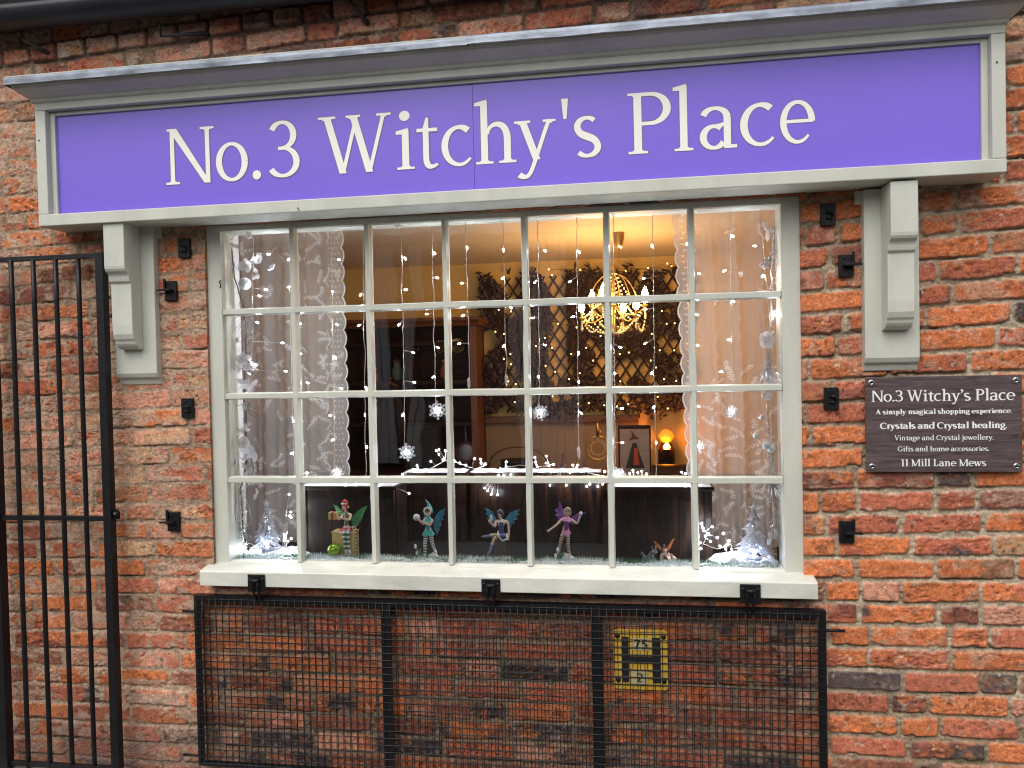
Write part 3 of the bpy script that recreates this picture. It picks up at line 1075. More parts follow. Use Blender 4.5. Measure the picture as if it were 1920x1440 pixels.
# ------------------------------------------------------------------ yellow hydrant marker behind the grille
hy = thing('hydrant_sign', 'yellow hydrant marker plate with black H, 75 and 2', 'sign', (.52, -.02, .405))
hy['label'] = 'yellow hydrant plate with black H and numbers behind the mesh grille'
HX0, HX1, HZ0, HZ1, HY = .428, .611, .405, .611, -.026
YEL = mat('yellow_enamel', (.64, .40, .045), .5, var=.2, vs=14, bump=.1)
def rr_poly(x0, x1, z0, z1, r, n=5):
    p = []
    for cx, cz, a0 in ((x1 - r, z1 - r, 0), (x0 + r, z1 - r, 90), (x0 + r, z0 + r, 180), (x1 - r, z0 + r, 270)):
        for i in range(n + 1):
            a = R(a0 + 90 * i / n)
            p.append((cx + r * math.cos(a), cz + r * math.sin(a)))
    return p
part(MB().prism_y(rr_poly(HX0, HX1, HZ0, HZ1, .014), HY, HY + .006), 'plate', YEL, hy)
yb = HY - .003
mb = MB().box(.455, .479, yb, HY, .430, .586).box(.561, .585, yb, HY, .430, .586).box(.479, .561, yb + .0005, HY, .497, .519)
part(mb, 'letter', BLACKD, hy, bevel=.001)
CRM = mat('number_panel', (.46, .40, .22), .5, var=.2, vs=30)
part(MB().box(.492, .548, HY - .002, HY, .540, .582), 'number_panel', CRM, hy)
part(MB().box(.488, .542, HY - .002, HY, .425, .470), 'number_panel', CRM, hy)
part(flat_letters(text_run('75', .498, .543, .546, .031, .15, .12), HY - .0032), 'numeral', BLACKD, hy)
part(flat_letters(text_run('2', .505, .525, .432, .030, .15, .12), HY - .0032), 'numeral', BLACKD, hy)
for x in (HX0 + .014, HX1 - .014):
    for z in (.436, .588):
        part(MB().ball((x, HY, z), .009, 12, 7, sc=(1, .6, 1)), 'bolt', BLACK, hy, smooth=True)

# ------------------------------------------------------------------ the shop window
win = thing('shop_window', 'wide twenty-eight pane shop window in a sage and white frame', 'window', (0, 0, .74))
GX, GZ, PWD, PHT = 0.0, 1.43, .285, .3121
WX0, WX1, WZ0, WZ1 = -.988, 1.003, .814, 2.040
mb = MB().box(-1.0445, WX0, .0, .10, .806, 2.075).box(WX1, 1.0640, .0, .10, .806, 2.075)
mb.box(WX0, WX1, .001, .10, WZ1, 2.075)
# glazing beads: a thin step round the inside
part(mb, 'frame', PAINT, win, bevel=.002)
mb = MB().prism_x([(-.001, .806), (-.0005, .811), (.018, .816), (.10, .816), (.10, .79), (-.001, .79)], -1.0440, 1.0635)
part(mb, 'bottom_rail', PAINT_OLD, win, bevel=.0015)
mb = MB().prism_x([(-.072, .742), (-.073, .793), (-.070, .797), (.0, .808), (.08, .808), (.08, .742)], -1.067, 1.091)
part(mb, 'sill', PAINT_OLD, win, bevel=.0025)
def bar_prof(c, fw=.0075, bw=.0125):
    return [(c - fw, .0015), (c + fw, .0015), (c + fw + .001, .008), (c + bw, .020), (c + bw, .034), (c - bw, .034), (c - bw, .020), (c - fw - .001, .008)]
for i in range(1, 7):
    c = GX + (i - 3.5) * PWD
    # old putty and paint: the edge wanders a little along the length
    n = 46
    vs, fs = [], []
    for k in range(n + 1):
        z = WZ0 + .002 + (WZ1 - WZ0 - .003) * k / n
        q = .0009 * mnoise.noise((c * 3, z * 4, 1)) * 2 + .0006 * mnoise.noise((c * 3, z * 30, 5))
        q2 = .0010 * mnoise.noise((c * 9, z * 22, 3))
        for x, y in bar_prof(c, .0075 + q2 * .5, .0120 + q2):
            vs.append((x + q, y, z))
    for k in range(n):
        for j in range(8):
            fs.append((k * 8 + j, k * 8 + (j + 1) % 8, (k + 1) * 8 + (j + 1) % 8, (k + 1) * 8 + j))
    part(MB().add(vs, fs), 'glazing_bar', PAINT, win)
for r in range(1, 4):
    z0 = GZ + (r - 2) * PHT
    n = 84
    vs, fs = [], []
    for k in range(n + 1):
        x = WX0 + .002 + (WX1 - WX0 - .004) * k / n
        q = .0016 * mnoise.noise((x * 4, z0 * 3, 1)) + .0006 * mnoise.noise((x * 30, z0 * 3, 5))
        q2 = .0010 * mnoise.noise((x * 22, z0 * 7, 3))
        for h, y in bar_prof(z0, .0085 + q2 * .5, .0125 + q2):
            vs.append((x, y - .0012, h + q))
    for k in range(n):
        for j in range(8):
            fs.append((k * 8 + j, (k + 1) * 8 + j, (k + 1) * 8 + (j + 1) % 8, k * 8 + (j + 1) % 8))
    part(MB().add(vs, fs), 'glazing_bar', PAINT, win)
for i in range(7):
    for r in range(4):
        cx, cz = GX + (i - 3) * PWD, GZ + (r - 1.5) * PHT
        x0, x1 = max(cx - PWD / 2 + .003, WX0 - .006), min(cx + PWD / 2 - .003, WX1 + .006)
        z0, z1 = max(cz - PHT / 2 + .003, WZ0 - .004), min(cz + PHT / 2 - .003, WZ1 + .006)
        a, b = (random.random() - .5) * .0024, (random.random() - .5) * .0024
        part(MB().add([(x0, .0275 - a - b, z0), (x1, .0275 + a - b, z0), (x1, .0275 + a + b, z1), (x0, .0275 - a + b, z1)], [(0, 1, 2, 3)]), 'pane', GLASS, win)
# wooden lining of the window bay inside
LIN = mat('white_gloss_lining', (.74, .74, .74), .4, var=.05, vs=6)
mb = MB().box(-1.042, -1.006, .1005, .172, .801, 2.10).box(1.018, 1.060, .1005, .172, .801, 2.10)
part(mb, 'lining', LIN, win)
hk = P(415, 533, .0)
part(MB().tube([(hk.x, -.001, hk.z + .014), (hk.x - .004, -.008, hk.z + .008), (hk.x + .002, -.010, hk.z - .002), (hk.x - .003, -.004, hk.z - .014)], .0022, 6), 'hook', BLACK, win, smooth=True)

# ------------------------------------------------------------------ hooks on the sill
ZG = .699
def sill_hook(px, label):
    p = P(px, 1100, -.08)
    x = p.x
    t = thing('grille_hook', label, 'hook', (x, -.073, .735), 'hooks on the window sill')
    part(MB().box(x - .033, x + .033, -.0785, -.0735, .726, .789), 'plate', BLACK, t, bevel=.002)
    for s in (-1, 1):
        part(MB().tube([(x + s * .011, -.080, .772), (x + s * .0115, -.092, .766), (x + s * .0105, -.090, .742), (x + s * .010, -.070, .708), (x + s * .010, -.062, .694)], .0042, 8), 'rod', BLACK, t, smooth=True)
    part(MB().tube([(x - .015, -.094, .770), (x + .015, -.094, .770)], .0065, 8), 'pivot', BLACK, t, smooth=True)
    for s in (-1, 1):
        part(MB().ball((x + s * .024, -.0785, .772), .006, 10, 6, sc=(1, .6, 1)), 'bolt', BLACK, t, smooth=True)
sill_hook(480, 'black steel hook plate at the left end of the white sill')
sill_hook(920, 'black steel hook plate in the middle of the white sill')
sill_hook(1407, 'black steel hook plate at the right end of the white sill')

# ------------------------------------------------------------------ hinged mesh grille hanging below the sill
gr = thing('security_grille', 'black welded mesh security grille folded down below the white window sill', 'grille', (0, -.05, .066))
A0, A1, B0, B1, GY = -1.104, 1.119, .066, ZG, -.050
mb = MB().box(A0, A1, GY - .003, GY, B1 - .024, B1).box(A0, A1, GY, GY + .026, B1 - .003, B1 - .0002)
part(mb, 'frame_bar', BLACK, gr)
mb = MB().box(A0, A1, GY - .003, GY, B0, B0 + .022).box(A0, A1, GY, GY + .022, B0 + .0002, B0 + .003)
part(mb, 'frame_bar', BLACK, gr)
for x, s in ((A0, 1), (A1, -1)):
    mb = MB().box(min(x, x + s * .026), max(x, x + s * .026), GY - .0034, GY, B0 + .022, B1 - .024).box(min(x, x + s * .003), max(x, x + s * .003), GY, GY + .024, B0 + .022, B1 - .024)
    part(mb, 'frame_bar', BLACK, gr)
for px in (726, 1121):
    x = P(px, 1250, GY).x
    part(MB().box(x - .018, x + .018, GY - .0034, GY + .003, B0 + .022, B1 - .024), 'divider', BLACK, gr)
WIRE = mat('mesh_wire', (.022, .021, .022), .4, metal=.4, var=.4, vs=30)
def mesh_layer(y, ox, oz, r, amp, seed):
    mb = MB()
    x = A0 + .012 + ox
    k = 0
    while x < A1 - .006:
        pts = []
        for q in range(9):
            z = B0 + .006 + (B1 - B0 - .010) * q / 8
            pts.append((x + amp * mnoise.noise((x * 6, z * 5, seed)), y + amp * 1.2 * mnoise.noise((x * 3, z * 3, seed + 4)), z))
        mb.tube(pts, r, 5)
        x += .0254
    z = B0 + .014 + oz
    while z < B1 - .006:
        pts = []
        for q in range(40):
            x = A0 + .006 + (A1 - A0 - .012) * q / 39
            pts.append((x, y - 2 * r * .9 + amp * 1.2 * mnoise.noise((x * 3, z * 3, seed + 4)), z + amp * mnoise.noise((x * 5, z * 9, seed + 8))))
        mb.tube(pts, r, 5)
        z += .0254
    return mb
part(mesh_layer(GY - .0065, 0, 0, .0015, .0016, 1.3), 'wire_mesh', WIRE, gr, smooth=True)
part(mesh_layer(GY + .024, .009, .011, .0014, .003, 7.1), 'wire_mesh', WIRE, gr, smooth=True)
for (x0, x1, py, px) in ((-1.155, A0 + .01, 1147, 352), (-1.170, A0 + .01, 1417, 345), (A1 - .01, 1.180, 1184, 1565)):
    z = P(px, py, GY).z
    part(MB().tube([(x0, GY + .008, z), (x1, GY + .008, z)], .0052, 8), 'pin', BLACK, gr, smooth=True)
part(MB().box(-1.395, -1.372, -.079, -.076, .985, 1.012), 'lug', BLACK, gr).name = 'lug'

# ------------------------------------------------------------------ steel clips on the brickwork
clips = [(345, 465, 0, 'black latch plate highest on the bricks left of the window'), (320, 545, -1, 'black latch with side tab left of the window, second down'), (351, 765, 0, 'black latch plate left of the window below the left bracket'), (325, 978, -1, 'black latch with side tab lowest on the bricks left of the window'),
         (1553, 402, 0, 'black latch plate highest on the bricks right of the window'), (1587, 498, 1, 'black latch with side tab right of the window, second down'), (1559, 747, 0, 'black latch plate right of the window beside the wooden plaque'), (1588, 998, 1, 'black latch with side tab lowest on the bricks right of the window')]
for px, py, tabside, lb in clips:
    p = P(px, py, -.026)
    x, z = p.x, p.z
    t = thing('grille_latch', lb, 'latch', (x, -.02, z - .036), 'latches for the window grille')
    w = .023
    part(MB().box(x - w, x + w, -.029, -.012, z - .036, z + .036), 'plate', BLACK, t, bevel=.002)
    if tabside:
        part(MB().box(min(x + tabside * .018, x - tabside * .012), max(x + tabside * .018, x - tabside * .012), -.056, -.029, z - .003, z + .005), 'tab', BLACK, t, bevel=.0015)
        part(MB().prism_y([(x + tabside * .0, z - .001), (x + tabside * .0, z + .006), (x + tabside * .044, z + .003), (x + tabside * .042, z - .003)][::tabside], -.050, -.044), 'latch_arm', BLACK, t)
        part(MB().box(min(x + tabside * .016, x + tabside * .024), max(x + tabside * .016, x + tabside * .024), -.036, -.029, z + .002, z + .044), 'stop', BLACK, t)
    else:
        part(MB().tube([(x - .008, -.031, z + .008), (x + .010, -.040, z + .006), (x + .012, -.034, z - .004)], .0042, 8), 'keeper', BLACK, t, smooth=True)
        part(MB().tube([(x - .008, -.031, z - .012), (x + .010, -.036, z - .013)], .0038, 8), 'keeper', BLACK, t, smooth=True)
    for s in (-1, 1):
        part(MB().ball((x - s * .008, -.029, z + s * .024), .0045, 8, 5, sc=(1, .6, 1)), 'screw', BLACK, t, smooth=True)

# ------------------------------------------------------------------ iron gate standing open against the wall
gate = thing('iron_gate', 'tall black iron bar gate against the bricks at the left edge', 'gate', (-1.65, -.08, .02))
def sbar(x, w, z0, z1, y=-.08, d=None):
    d = d or w
    return MB().box(x - w / 2, x + w / 2, y - d / 2, y + d / 2, z0, z1)
part(sbar(-1.413, .031, .022, 1.968), 'post', BLACK, gate, bevel=.0015)
part(sbar(-1.876, .036, .022, 1.968), 'post', BLACK, gate, bevel=.0015)
for z in (1.958, .988, .050):
    part(MB().box(-1.858, -1.4285, -.087, -.073, z - .009, z + .009), 'rail', BLACK, gate, bevel=.0015)
for x in (-1.783, -1.691, -1.599, -1.507):
    part(MB().tube([(x, -.0805, .03 + (.01 * k)) if k < 1 else (x + .0012 * mnoise.noise((x * 7, k * 1.3, 2)), -.0805, .03 + 1.926 * k / 12) for k in range(13)], .0088, 10), 'bar', BLACK, gate, smooth=True)
p = P(218, 962, -.08)
lug = [(p.x + .013 * math.cos(a), p.z + .015 * math.sin(a)) for a in [2 * math.pi * i / 16 for i in range(16)]]
part(MB().prism_y(lug, -.083, -.077), 'lug', BLACK, gate)
part(MB().lathe([(.0048, 0), (.0048, .008)], (p.x, -.082, p.z), 12, axis=Matrix.Rotation(R(90), 3, 'X')), 'lug_bolt', mat('dull_zinc', (.25, .24, .22), .5, metal=.8), gate)

# ------------------------------------------------------------------ the room behind the window
RZ, RY = 2.19, 2.25
CEIL = mat('cream_ceiling', (.66, .56, .42), .8, bump=.15, bs=12)
WALLP = mat('yellow_wall', (.62, .43, .16), .8, bump=.12, bs=25)
DADO = mat('beige_wall_panel', (.24, .17, .105), .7, var=.08, vs=4)
DOAK = mat('dark_oak', (.026, .011, .007), .5, spec=.2, var=.6, vs=5, bump=.25, bs=30, stretch=(1, 1, 6))
MOAK = mat('brown_oak', (.13, .048, .016), .45, var=.4, vs=5, bump=.2, bs=30, stretch=(6, 1, 1))
struct(MB().add([(-2.3, .23, RZ), (2.3, .23, RZ), (2.3, RY, RZ), (-2.3, RY, RZ)], [(0, 1, 2, 3)]).build('ceiling', CEIL))
XR = P(1197, 790, RY).x
struct(MB().add([(-2.3, RY, 0), (2.3, RY, 0), (2.3, RY, RZ), (-2.3, RY, RZ)], [(0, 1, 2, 3)]).add([(-2.3, .23, 0), (-2.3, RY, 0), (-2.3, RY, RZ), (-2.3, .23, RZ)], [(0, 1, 2, 3)]).add([(2.3, .23, 0), (2.3, RY, 0), (2.3, RY, RZ), (2.3, .23, RZ)], [(0, 1, 2, 3)]).build('interior_wall', WALLP))
struct(MB().add([(-2.3, RY - .012, 0), (XR, RY - .012, 0), (XR, RY - .012, 1.17), (-2.3, RY - .012, 1.17)], [(0, 1, 2, 3)]).build('wall_panelling', DADO))
struct(MB().box(-2.3, XR, RY - .04, RY - .001, 1.155, 1.20).build('dado_rail', MOAK, bevel=.004))
struct(MB().add([(-2.3, .23, .01), (2.3, .23, .01), (2.3, RY, .01), (-2.3, RY, .01)], [(0, 1, 2, 3)]).build('shop_floor', mat('floor_boards', (.12, .07, .04), .6)))

# window board and display table inside
wb = thing('display_counter', 'dark cloth-topped counter inside the window under the figurines and crates', 'counter', (0, .4, 0))
part(MB().box(-1.005, 1.017, .1005, .78, .780, .800), 'top', mat('dark_cloth', (.010, .008, .008), .9, spec=.1), wb, bevel=.002)
part(MB().box(-1.0, 1.01, .16, .74, .012, .779), 'base', DOAK, wb)
dt = thing('display_table', 'dark table by the back wall under the poster and glowing lamp', 'table', (.45, 1.95, .01))
part(MB().box(-.35, 1.35, 1.62, 2.2, .80, .83), 'tabletop', DOAK, dt, bevel=.004)
for x in (-.31, 1.31):
    for y in (1.66, 2.16):
        part(MB().tube([(x, y, .01), (x, y, .8)], .025, 8), 'leg', DOAK, dt)

# dark wooden crates along the back of the display
CRW = bpy.data.materials.new('stained_crate_wood')
CRW.use_nodes = True
_n = CRW.node_tree
_b = _n.nodes['Principled BSDF']
_b.inputs['Roughness'].default_value = .42
_b.inputs['Specular IOR Level'].default_value = .18
_c = _n.nodes.new('ShaderNodeTexCoord')
_m = _n.nodes.new('ShaderNodeMapping')
_m.inputs['Scale'].default_value = (14, 9, 1.6)
_n.links.new(_c.outputs['Object'], _m.inputs[0])
_t = _n.nodes.new('ShaderNodeTexNoise')
_t.inputs['Scale'].default_value = 2.4
_t.inputs['Detail'].default_value = 8
_t.inputs['Distortion'].default_value = 1.6
_n.links.new(_m.outputs[0], _t.inputs['Vector'])
_r = _n.nodes.new('ShaderNodeValToRGB')
_r.color_ramp.elements[0].position = .42
_r.color_ramp.elements[0].color = (.004, .002, .002, 1)
_r.color_ramp.elements[1].position = .72
_r.color_ramp.elements[1].color = (.034, .013, .006, 1)
_n.links.new(_t.outputs[0], _r.inputs[0])
_n.links.new(_r.outputs[0], _b.inputs['Base Color'])
SNOW = mat('snow_fleece', (.80, .81, .86), .9, bump=.6, bs=45)
def crate(x0, x1, y0, y1, z0, z1, label, snow_label, sx0=None, sx1=None):
    t = thing('wooden_crate', label, 'crate', ((x0 + x1) / 2, y0, z0), 'dark crates in the window display')
    n = max(2, round((x1 - x0) / .11))
    mb = MB()
    for i in range(n):
        mb.box(x0 + (x1 - x0) * i / n + .001, x0 + (x1 - x0) * (i + 1) / n - .001, y0 + random.random() * .002, y0 + .012, z0, z1 - .014)
    part(mb, 'front_board', CRW, t, bevel=.001)
    part(MB().box(x0 - .004, x0 + .010, y0 + .0125, y1, z0, z1 - .014).box(x1 - .010, x1 + .004, y0 + .0125, y1, z0, z1 - .014).box(x0 + .010, x1 - .010, y1 - .012, y1, z0, z1 - .014), 'side_board', CRW, t)
    part(MB().box(x0 - .010, x1 + .010, y0 - .012, y1, z1 - .0138, z1), 'lid', CRW, t, bevel=.002)
    for x in (x0 + .012, x1 - .012):
        part(MB().box(x - .011, x + .011, y0 - .006, y0 - .0005, z0, z1 - .014), 'corner_batten', CRW, t, bevel=.001)
    # strip of white fleece on the lid
    nx, ny = 50, 5
    vs, fs = [], []
    a, b = sx0 or x0, sx1 or x1
    for i in range(nx + 1):
        for j in range(ny + 1):
            x = a + (b - a) * i / nx
            y = y0 - .010 + (y1 - y0 + .006) * j / ny
            e = min(j, ny - j, i * .3, (nx - i) * .3, 1)
            vs.append((x, y, z1 + .001 + e * (.006 + .006 * mnoise.noise((x * 30, y * 30, 2)))))
    for i in range(nx):
        for j in range(ny):
            k = i * (ny + 1) + j
            fs.append((k, k + ny + 1, k + ny + 2, k + 1))
    s = MB().add(vs, fs).build('snow_fleece', SNOW, smooth=True)
    tag(s, snow_label, 'snow cover', 'snow covers on the crates')
    return t
ZB = .800
ca = P(562, 915, .165).x, P(738, 915, .165).x
cb1 = P(757, 885, .42).x, P(872, 885, .42).x
cb2 = P(882, 885, .42).x, P(1126, 885, .42).x
cc = P(1148, 915, .165).x, P(1334, 915, .165).x
ZA = P(740, 912, .165).z
ZBK = P(900, 886, .42).z
crate(ca[0], ca[1], .175, .325, ZB, ZA, 'dark crate behind the green-winged figurine and green bauble', 'white fleece on the crate above the green-winged figurine')
crate(cb1[0], cb1[1], .43, .52, ZB, ZBK, 'narrow dark crate set back behind the teal hooded figurine', 'white fleece on the crate above the teal hooded figurine')
crate(cb2[0], cb2[1], .43, .52, ZB, ZBK, 'wide dark crate set back behind the blue-dressed figurine', 'white fleece on the crate between blue and pink figurines')
crate(cc[0], cc[1], .175, .325, ZB, ZA, 'streaky dark crate behind the small husky at the right', 'white fleece on the crate above the small husky')

# ------------------------------------------------------------------ lace curtains
LACE = sheer('lace_net', (.88, .83, .80), .45, transl=.45)
LACE2 = sheer('lace_stitching', (.92, .90, .88), .74, transl=.3)
def curtain(xo, xe_top, xe_bot, side, label):
    """xo outer edge, xe free edge (scalloped); side +1 when the free edge is on the right"""
    ztop, zbot, y0 = 2.16, .803, .375
    t = thing('lace_curtain', label, 'curtain', ((xo + xe_top) / 2, y0, zbot), 'lace curtains in the window')
    nu, nv = 110, 150
    def edge(v):
        z = ztop + (zbot - ztop) * v
        return xe_top + (xe_bot - xe_top) * v + side * .013 * (abs(math.sin(math.pi * (ztop - z) / .068)) ** .7 - .6)
    def pos(u, v, off=0):
        z = ztop + (zbot - ztop) * v
        x = xo + (edge(v) - xo) * u
        f = (1 - u * .85) ** .7
        y = y0 + f * (.020 * math.sin(u * 31 + .8 * math.sin(v * 3)) + .011 * math.sin(u * 67 + 1.3 + v * 2)) + .008 * mnoise.noise((u * 5, v * 3, side)) - off
        xx = x + f * .008 * math.sin(u * 31 + 1.6 + .8 * math.sin(v * 3)) * (1 if u > .03 else 0)
        return (xx, y, z)
    vs = [pos(i / nu, j / nv) for i in range(nu + 1) for j in range(nv + 1)]
    fs = [(i * (nv + 1) + j, (i + 1) * (nv + 1) + j, (i + 1) * (nv + 1) + j + 1, i * (nv + 1) + j + 1) for i in range(nu) for j in range(nv)]
    part(MB().add(vs, fs), 'net', LACE, t, smooth=True)
    part(MB().tube([pos(1, j / 300, .001) for j in range(301)], .0030, 5), 'scalloped_hem', LACE2, t, smooth=True)
    rnd = random.Random(5 + side)
    W = abs(xe_bot - xo)
    H = ztop - zbot
    mb = MB()
    def leaf(u, v, ang, ln, wd):
        """small stitched leaf on the cloth; ang in the cloth's own plane"""
        pts = []
        for k in range(6):
            a = k / 5
            hw = wd * math.sin(math.pi * min(1, a * .9 + .05)) ** .8
            pts.append((a * ln, hw))
        ring = [(x, y) for x, y in pts] + [(x, -y) for x, y in pts[::-1]]
        q = []
        for x, y in ring:
            dx = (x * math.cos(ang) - y * math.sin(ang)) / W
            dv = (x * math.sin(ang) + y * math.cos(ang)) / H
            uu, vv = u + side * dx, v + dv
            if not (0.02 < uu < .985 and .005 < vv < .99):
                return
            q.append(pos(uu, vv, .0022))
        mb.add(q, [tuple(range(len(q)))])
    for _ in range(150):
        u = .08 + .86 * rnd.random() ** .65
        v = .03 + .94 * rnd.random()
        if side < 0 and v < .48 and u < .93 and rnd.random() < .85:
            continue
        if side > 0 and u < .55 and v < .4 and rnd.random() < .5:
            continue
        a0 = rnd.random() * 6.28
        # a sprig: curved stem with paired leaves
        n = rnd.randint(4, 8)
        x = y = 0
        for k in range(n):
            a0 += (rnd.random() - .5) * .7
            x += .0078 * math.cos(a0)
            y += .0078 * math.sin(a0)
            uu, vv = u + x / W * side, v + y / H
            for s in (-1, 1):
                leaf(uu, vv, a0 + s * .95, .0092, .0021)
            leaf(uu, vv, a0 + math.pi, .010, .0008)
        leaf(u + x / W * side, v + y / H, a0, .011, .0025)
    # eyelet row inside the scallops
    for j in range(int(H / .0225)):
        v = j * .0225 / H
        for k in range(3):
            leaf(.955 - .02 * k, v, math.pi / 2 + (k - 1) * .9, .010, .0022)
    part(mb, 'lace_pattern', LACE2, t)
curtain(-1.16, P(640, 440, .37).x, P(652, 900, .37).x, 1, 'cream lace curtain with scalloped edge at the left of the window')
curtain(1.16, P(1262, 420, .37).x, P(1296, 890, .37).x, -1, 'cream lace curtain with scalloped edge at the right of the window')

# ------------------------------------------------------------------ chandelier
CHY = 1.30
cc0 = P(1150, 560, CHY)
CX = P(1160, 450, CHY).x
GOLD = mat('aged_gold', (.55, .36, .12), .3, metal=.9)
CRYS = mat('crystal_bead', (.9, .78, .5), .06, spec=.9, emit=(1, .65, .25), es=.0, coat=1)
BULBW = emat('lit_candle_bulb', (1.0, .54, .19), 175)
ch = thing('chandelier', 'crystal bead chandelier with lit candle bulbs hanging from the shop ceiling', 'chandelier', (cc0.x, CHY, 1.62))
ctop = P(1160, 437, CHY).z
AX = None
part(MB().lathe([(.030, RZ - .001), (.030, RZ - .004), (.028, RZ - .03), (.020, RZ - .062), (.010, RZ - .075), (.004, RZ - .078)][::-1], (CX, CHY, 0), 24), 'ceiling_cup', mat('brass_cup', (.38, .22, .08), .35, metal=.7), ch, smooth=True)
part(MB().tube([(CX, CHY, RZ - .07), (CX - .003, CHY, 2.03)], .004, 8), 'rod', GOLD, ch)
mx = cc0.x
ztop, zmid, zbot = 2.03, P(1150, 562, CHY).z, P(1150, 628, CHY).z
part(MB().lathe([(.005, zbot), (.022, zbot + .03), (.012, zbot + .06), (.008, zmid), (.012, zmid + .06), (.006, ztop - .06), (.016, ztop - .03), (.004, ztop)], (mx, CHY, 0), 14), 'column', GOLD, ch, smooth=True)
rad = .165
for i in range(6):
    a = 2 * math.pi * (i + .22) / 6
    ca_, sa_ = math.cos(a), math.sin(a)
    pts = []
    for k in range(12):
        u = k / 11
        r = .012 + (rad - .012) * u
        z = zmid - .03 - (.062 * u if i % 2 else 0) - .055 * math.sin(u * math.pi * .9) + .012 * u
        pts.append((mx + ca_ * r, CHY + sa_ * r, z))
    part(MB().tube(pts, .004, 6), 'arm', GOLD, ch, smooth=True)
    bx, by, bz = pts[-1]
    part(MB().lathe([(.014, bz), (.016, bz + .006), (.007, bz + .010), (.007, bz + .035)], (bx, by, 0), 10), 'candle_holder', GOLD, ch)
    part(MB().lathe([(.005, bz + .034), (.014, bz + .046), (.0165, bz + .058), (.013, bz + .078), (.005, bz + .096), (.001, bz + .103)], (bx, by, 0), 12), 'bulb', BULBW, ch, smooth=True)
    # upper scroll and bead swags
    pts = []
    for k in range(14):
        u = k / 13
        r = .02 + .105 * math.sin(u * math.pi * .62) ** 1.2
        pts.append((mx + ca_ * r, CHY + sa_ * r, ztop - .05 - .16 * u + .02 * math.sin(u * 6)))
    part(MB().tube(pts, .003, 6), 'scroll', GOLD, ch, smooth=True)
    mb = MB()
    b2 = 2 * math.pi * (i + 1.22) / 6
    p0, p1 = Vector((bx, by, bz)), Vector((mx + math.cos(b2) * rad, CHY + math.sin(b2) * rad, bz))
    for k in range(13):
        u = k / 12
        p = p0.lerp(p1, u)
        mb.ball((p.x, p.y, p.z - .07 * math.sin(math.pi * u)), .0058, 6, 4)
    p1 = Vector((mx, CHY, zbot + .012))
    for k in range(15):
        u = k / 14
        p = p0.lerp(p1, u)
        mb.ball((p.x, p.y, p.z - .030 * math.sin(math.pi * u)), .0058, 6, 4)
    p1 = Vector((mx + ca_ * .02, CHY + sa_ * .02, ztop - .05))
    for k in range(17):
        u = k / 16
        p = p0.lerp(p1, u)
        mb.ball((p.x, p.y, p.z - .045 * math.sin(math.pi * u)), .0052, 6, 4)
    for k in range(4):
        mb.ball((bx, by, bz - .012 - k * .013), .0048 + .001 * k, 6, 4, sc=(1, 1, 1.4))
    part(mb, 'crystal_swag', CRYS, ch, smooth=True)

# ------------------------------------------------------------------ trellis with dark leaves, and its warm lights
tx0, tx1 = P(915, 600, 2.2).x, P(1292, 600, 2.2).x
tz0, tz1 = P(1100, 772, 2.2).z, P(1100, 515, 2.2).z
TW = mat('dark_willow', (.03, .013, .009), .7, var=.4)
TL = mat('dark_leaf', (.028, .012, .014), .6, var=.6, vs=18)
tr = thing('willow_trellis', 'dark willow trellis with withered leaves on the yellow back wall', 'trellis', ((tx0 + tx1) / 2, 2.21, tz0))
mb = MB()
d, ht = .074, tz1 - tz0
slope = 1.55
x = tx0 - ht / slope
while x < tx1:
    for s in (1, -1):
        pts = []
        for k in range(8):
            z = tz0 + ht * k / 7
            xx = x + (ht * k / 7) / slope if s > 0 else x + ht / slope - (ht * k / 7) / slope
            if tx0 <= xx <= tx1:
                pts.append((xx, 2.215 - .006 * s, z))
        if len(pts) > 1:
            mb.tube(pts, .0065, 5)
    x += d
part(mb, 'lattice', TW, tr)
rnd = random.Random(4)
mb = MB()
dens = [(tx0 + .07, .10, 1.0), (tx0 + .30, .13, .75), (tx0 + .62, .17, .95), (tx1 - .22, .20, 1.1), (tx0 + .45, .35, .6)]
for _ in range(9500):
    cxx, sg, wt_ = rnd.choice(dens)
    xx = rnd.gauss(cxx, sg * .75)
    zz = tz0 + ht * rnd.random() ** .95 + rnd.gauss(0, .03)
    gate_ = mnoise.noise((xx * 7, zz * 7, 5.0))
    if not tx0 - .05 < xx < tx1 + .05 or gate_ < -.12:
        continue
    yy = 2.195 - .05 * rnd.random()
    a, b, L = rnd.random() * 6.28, rnd.gauss(0, .6), .014 + .016 * rnd.random()
    ux, uz = math.cos(a), math.sin(a)
    v = Vector((ux, .4 * math.sin(b), uz)) * L
    s = Vector((-uz, .5 * math.cos(b), ux)) * L * .34
    c0 = Vector((xx, yy, zz))
    mb.add([c0 - v, c0 + s + v * .1, c0 + v, c0 - s + v * .1], [(0, 1, 2, 3)])
part(mb, 'leaves', TL, tr)
WARM = emat('warm_fairy_bulb', (1.0, .58, .16), 9)
fl = thing('fairy_lights', 'warm white fairy lights woven through the dark willow trellis', 'fairy lights', ((tx0 + tx1) / 2, 2.14, tz0))
pts = []
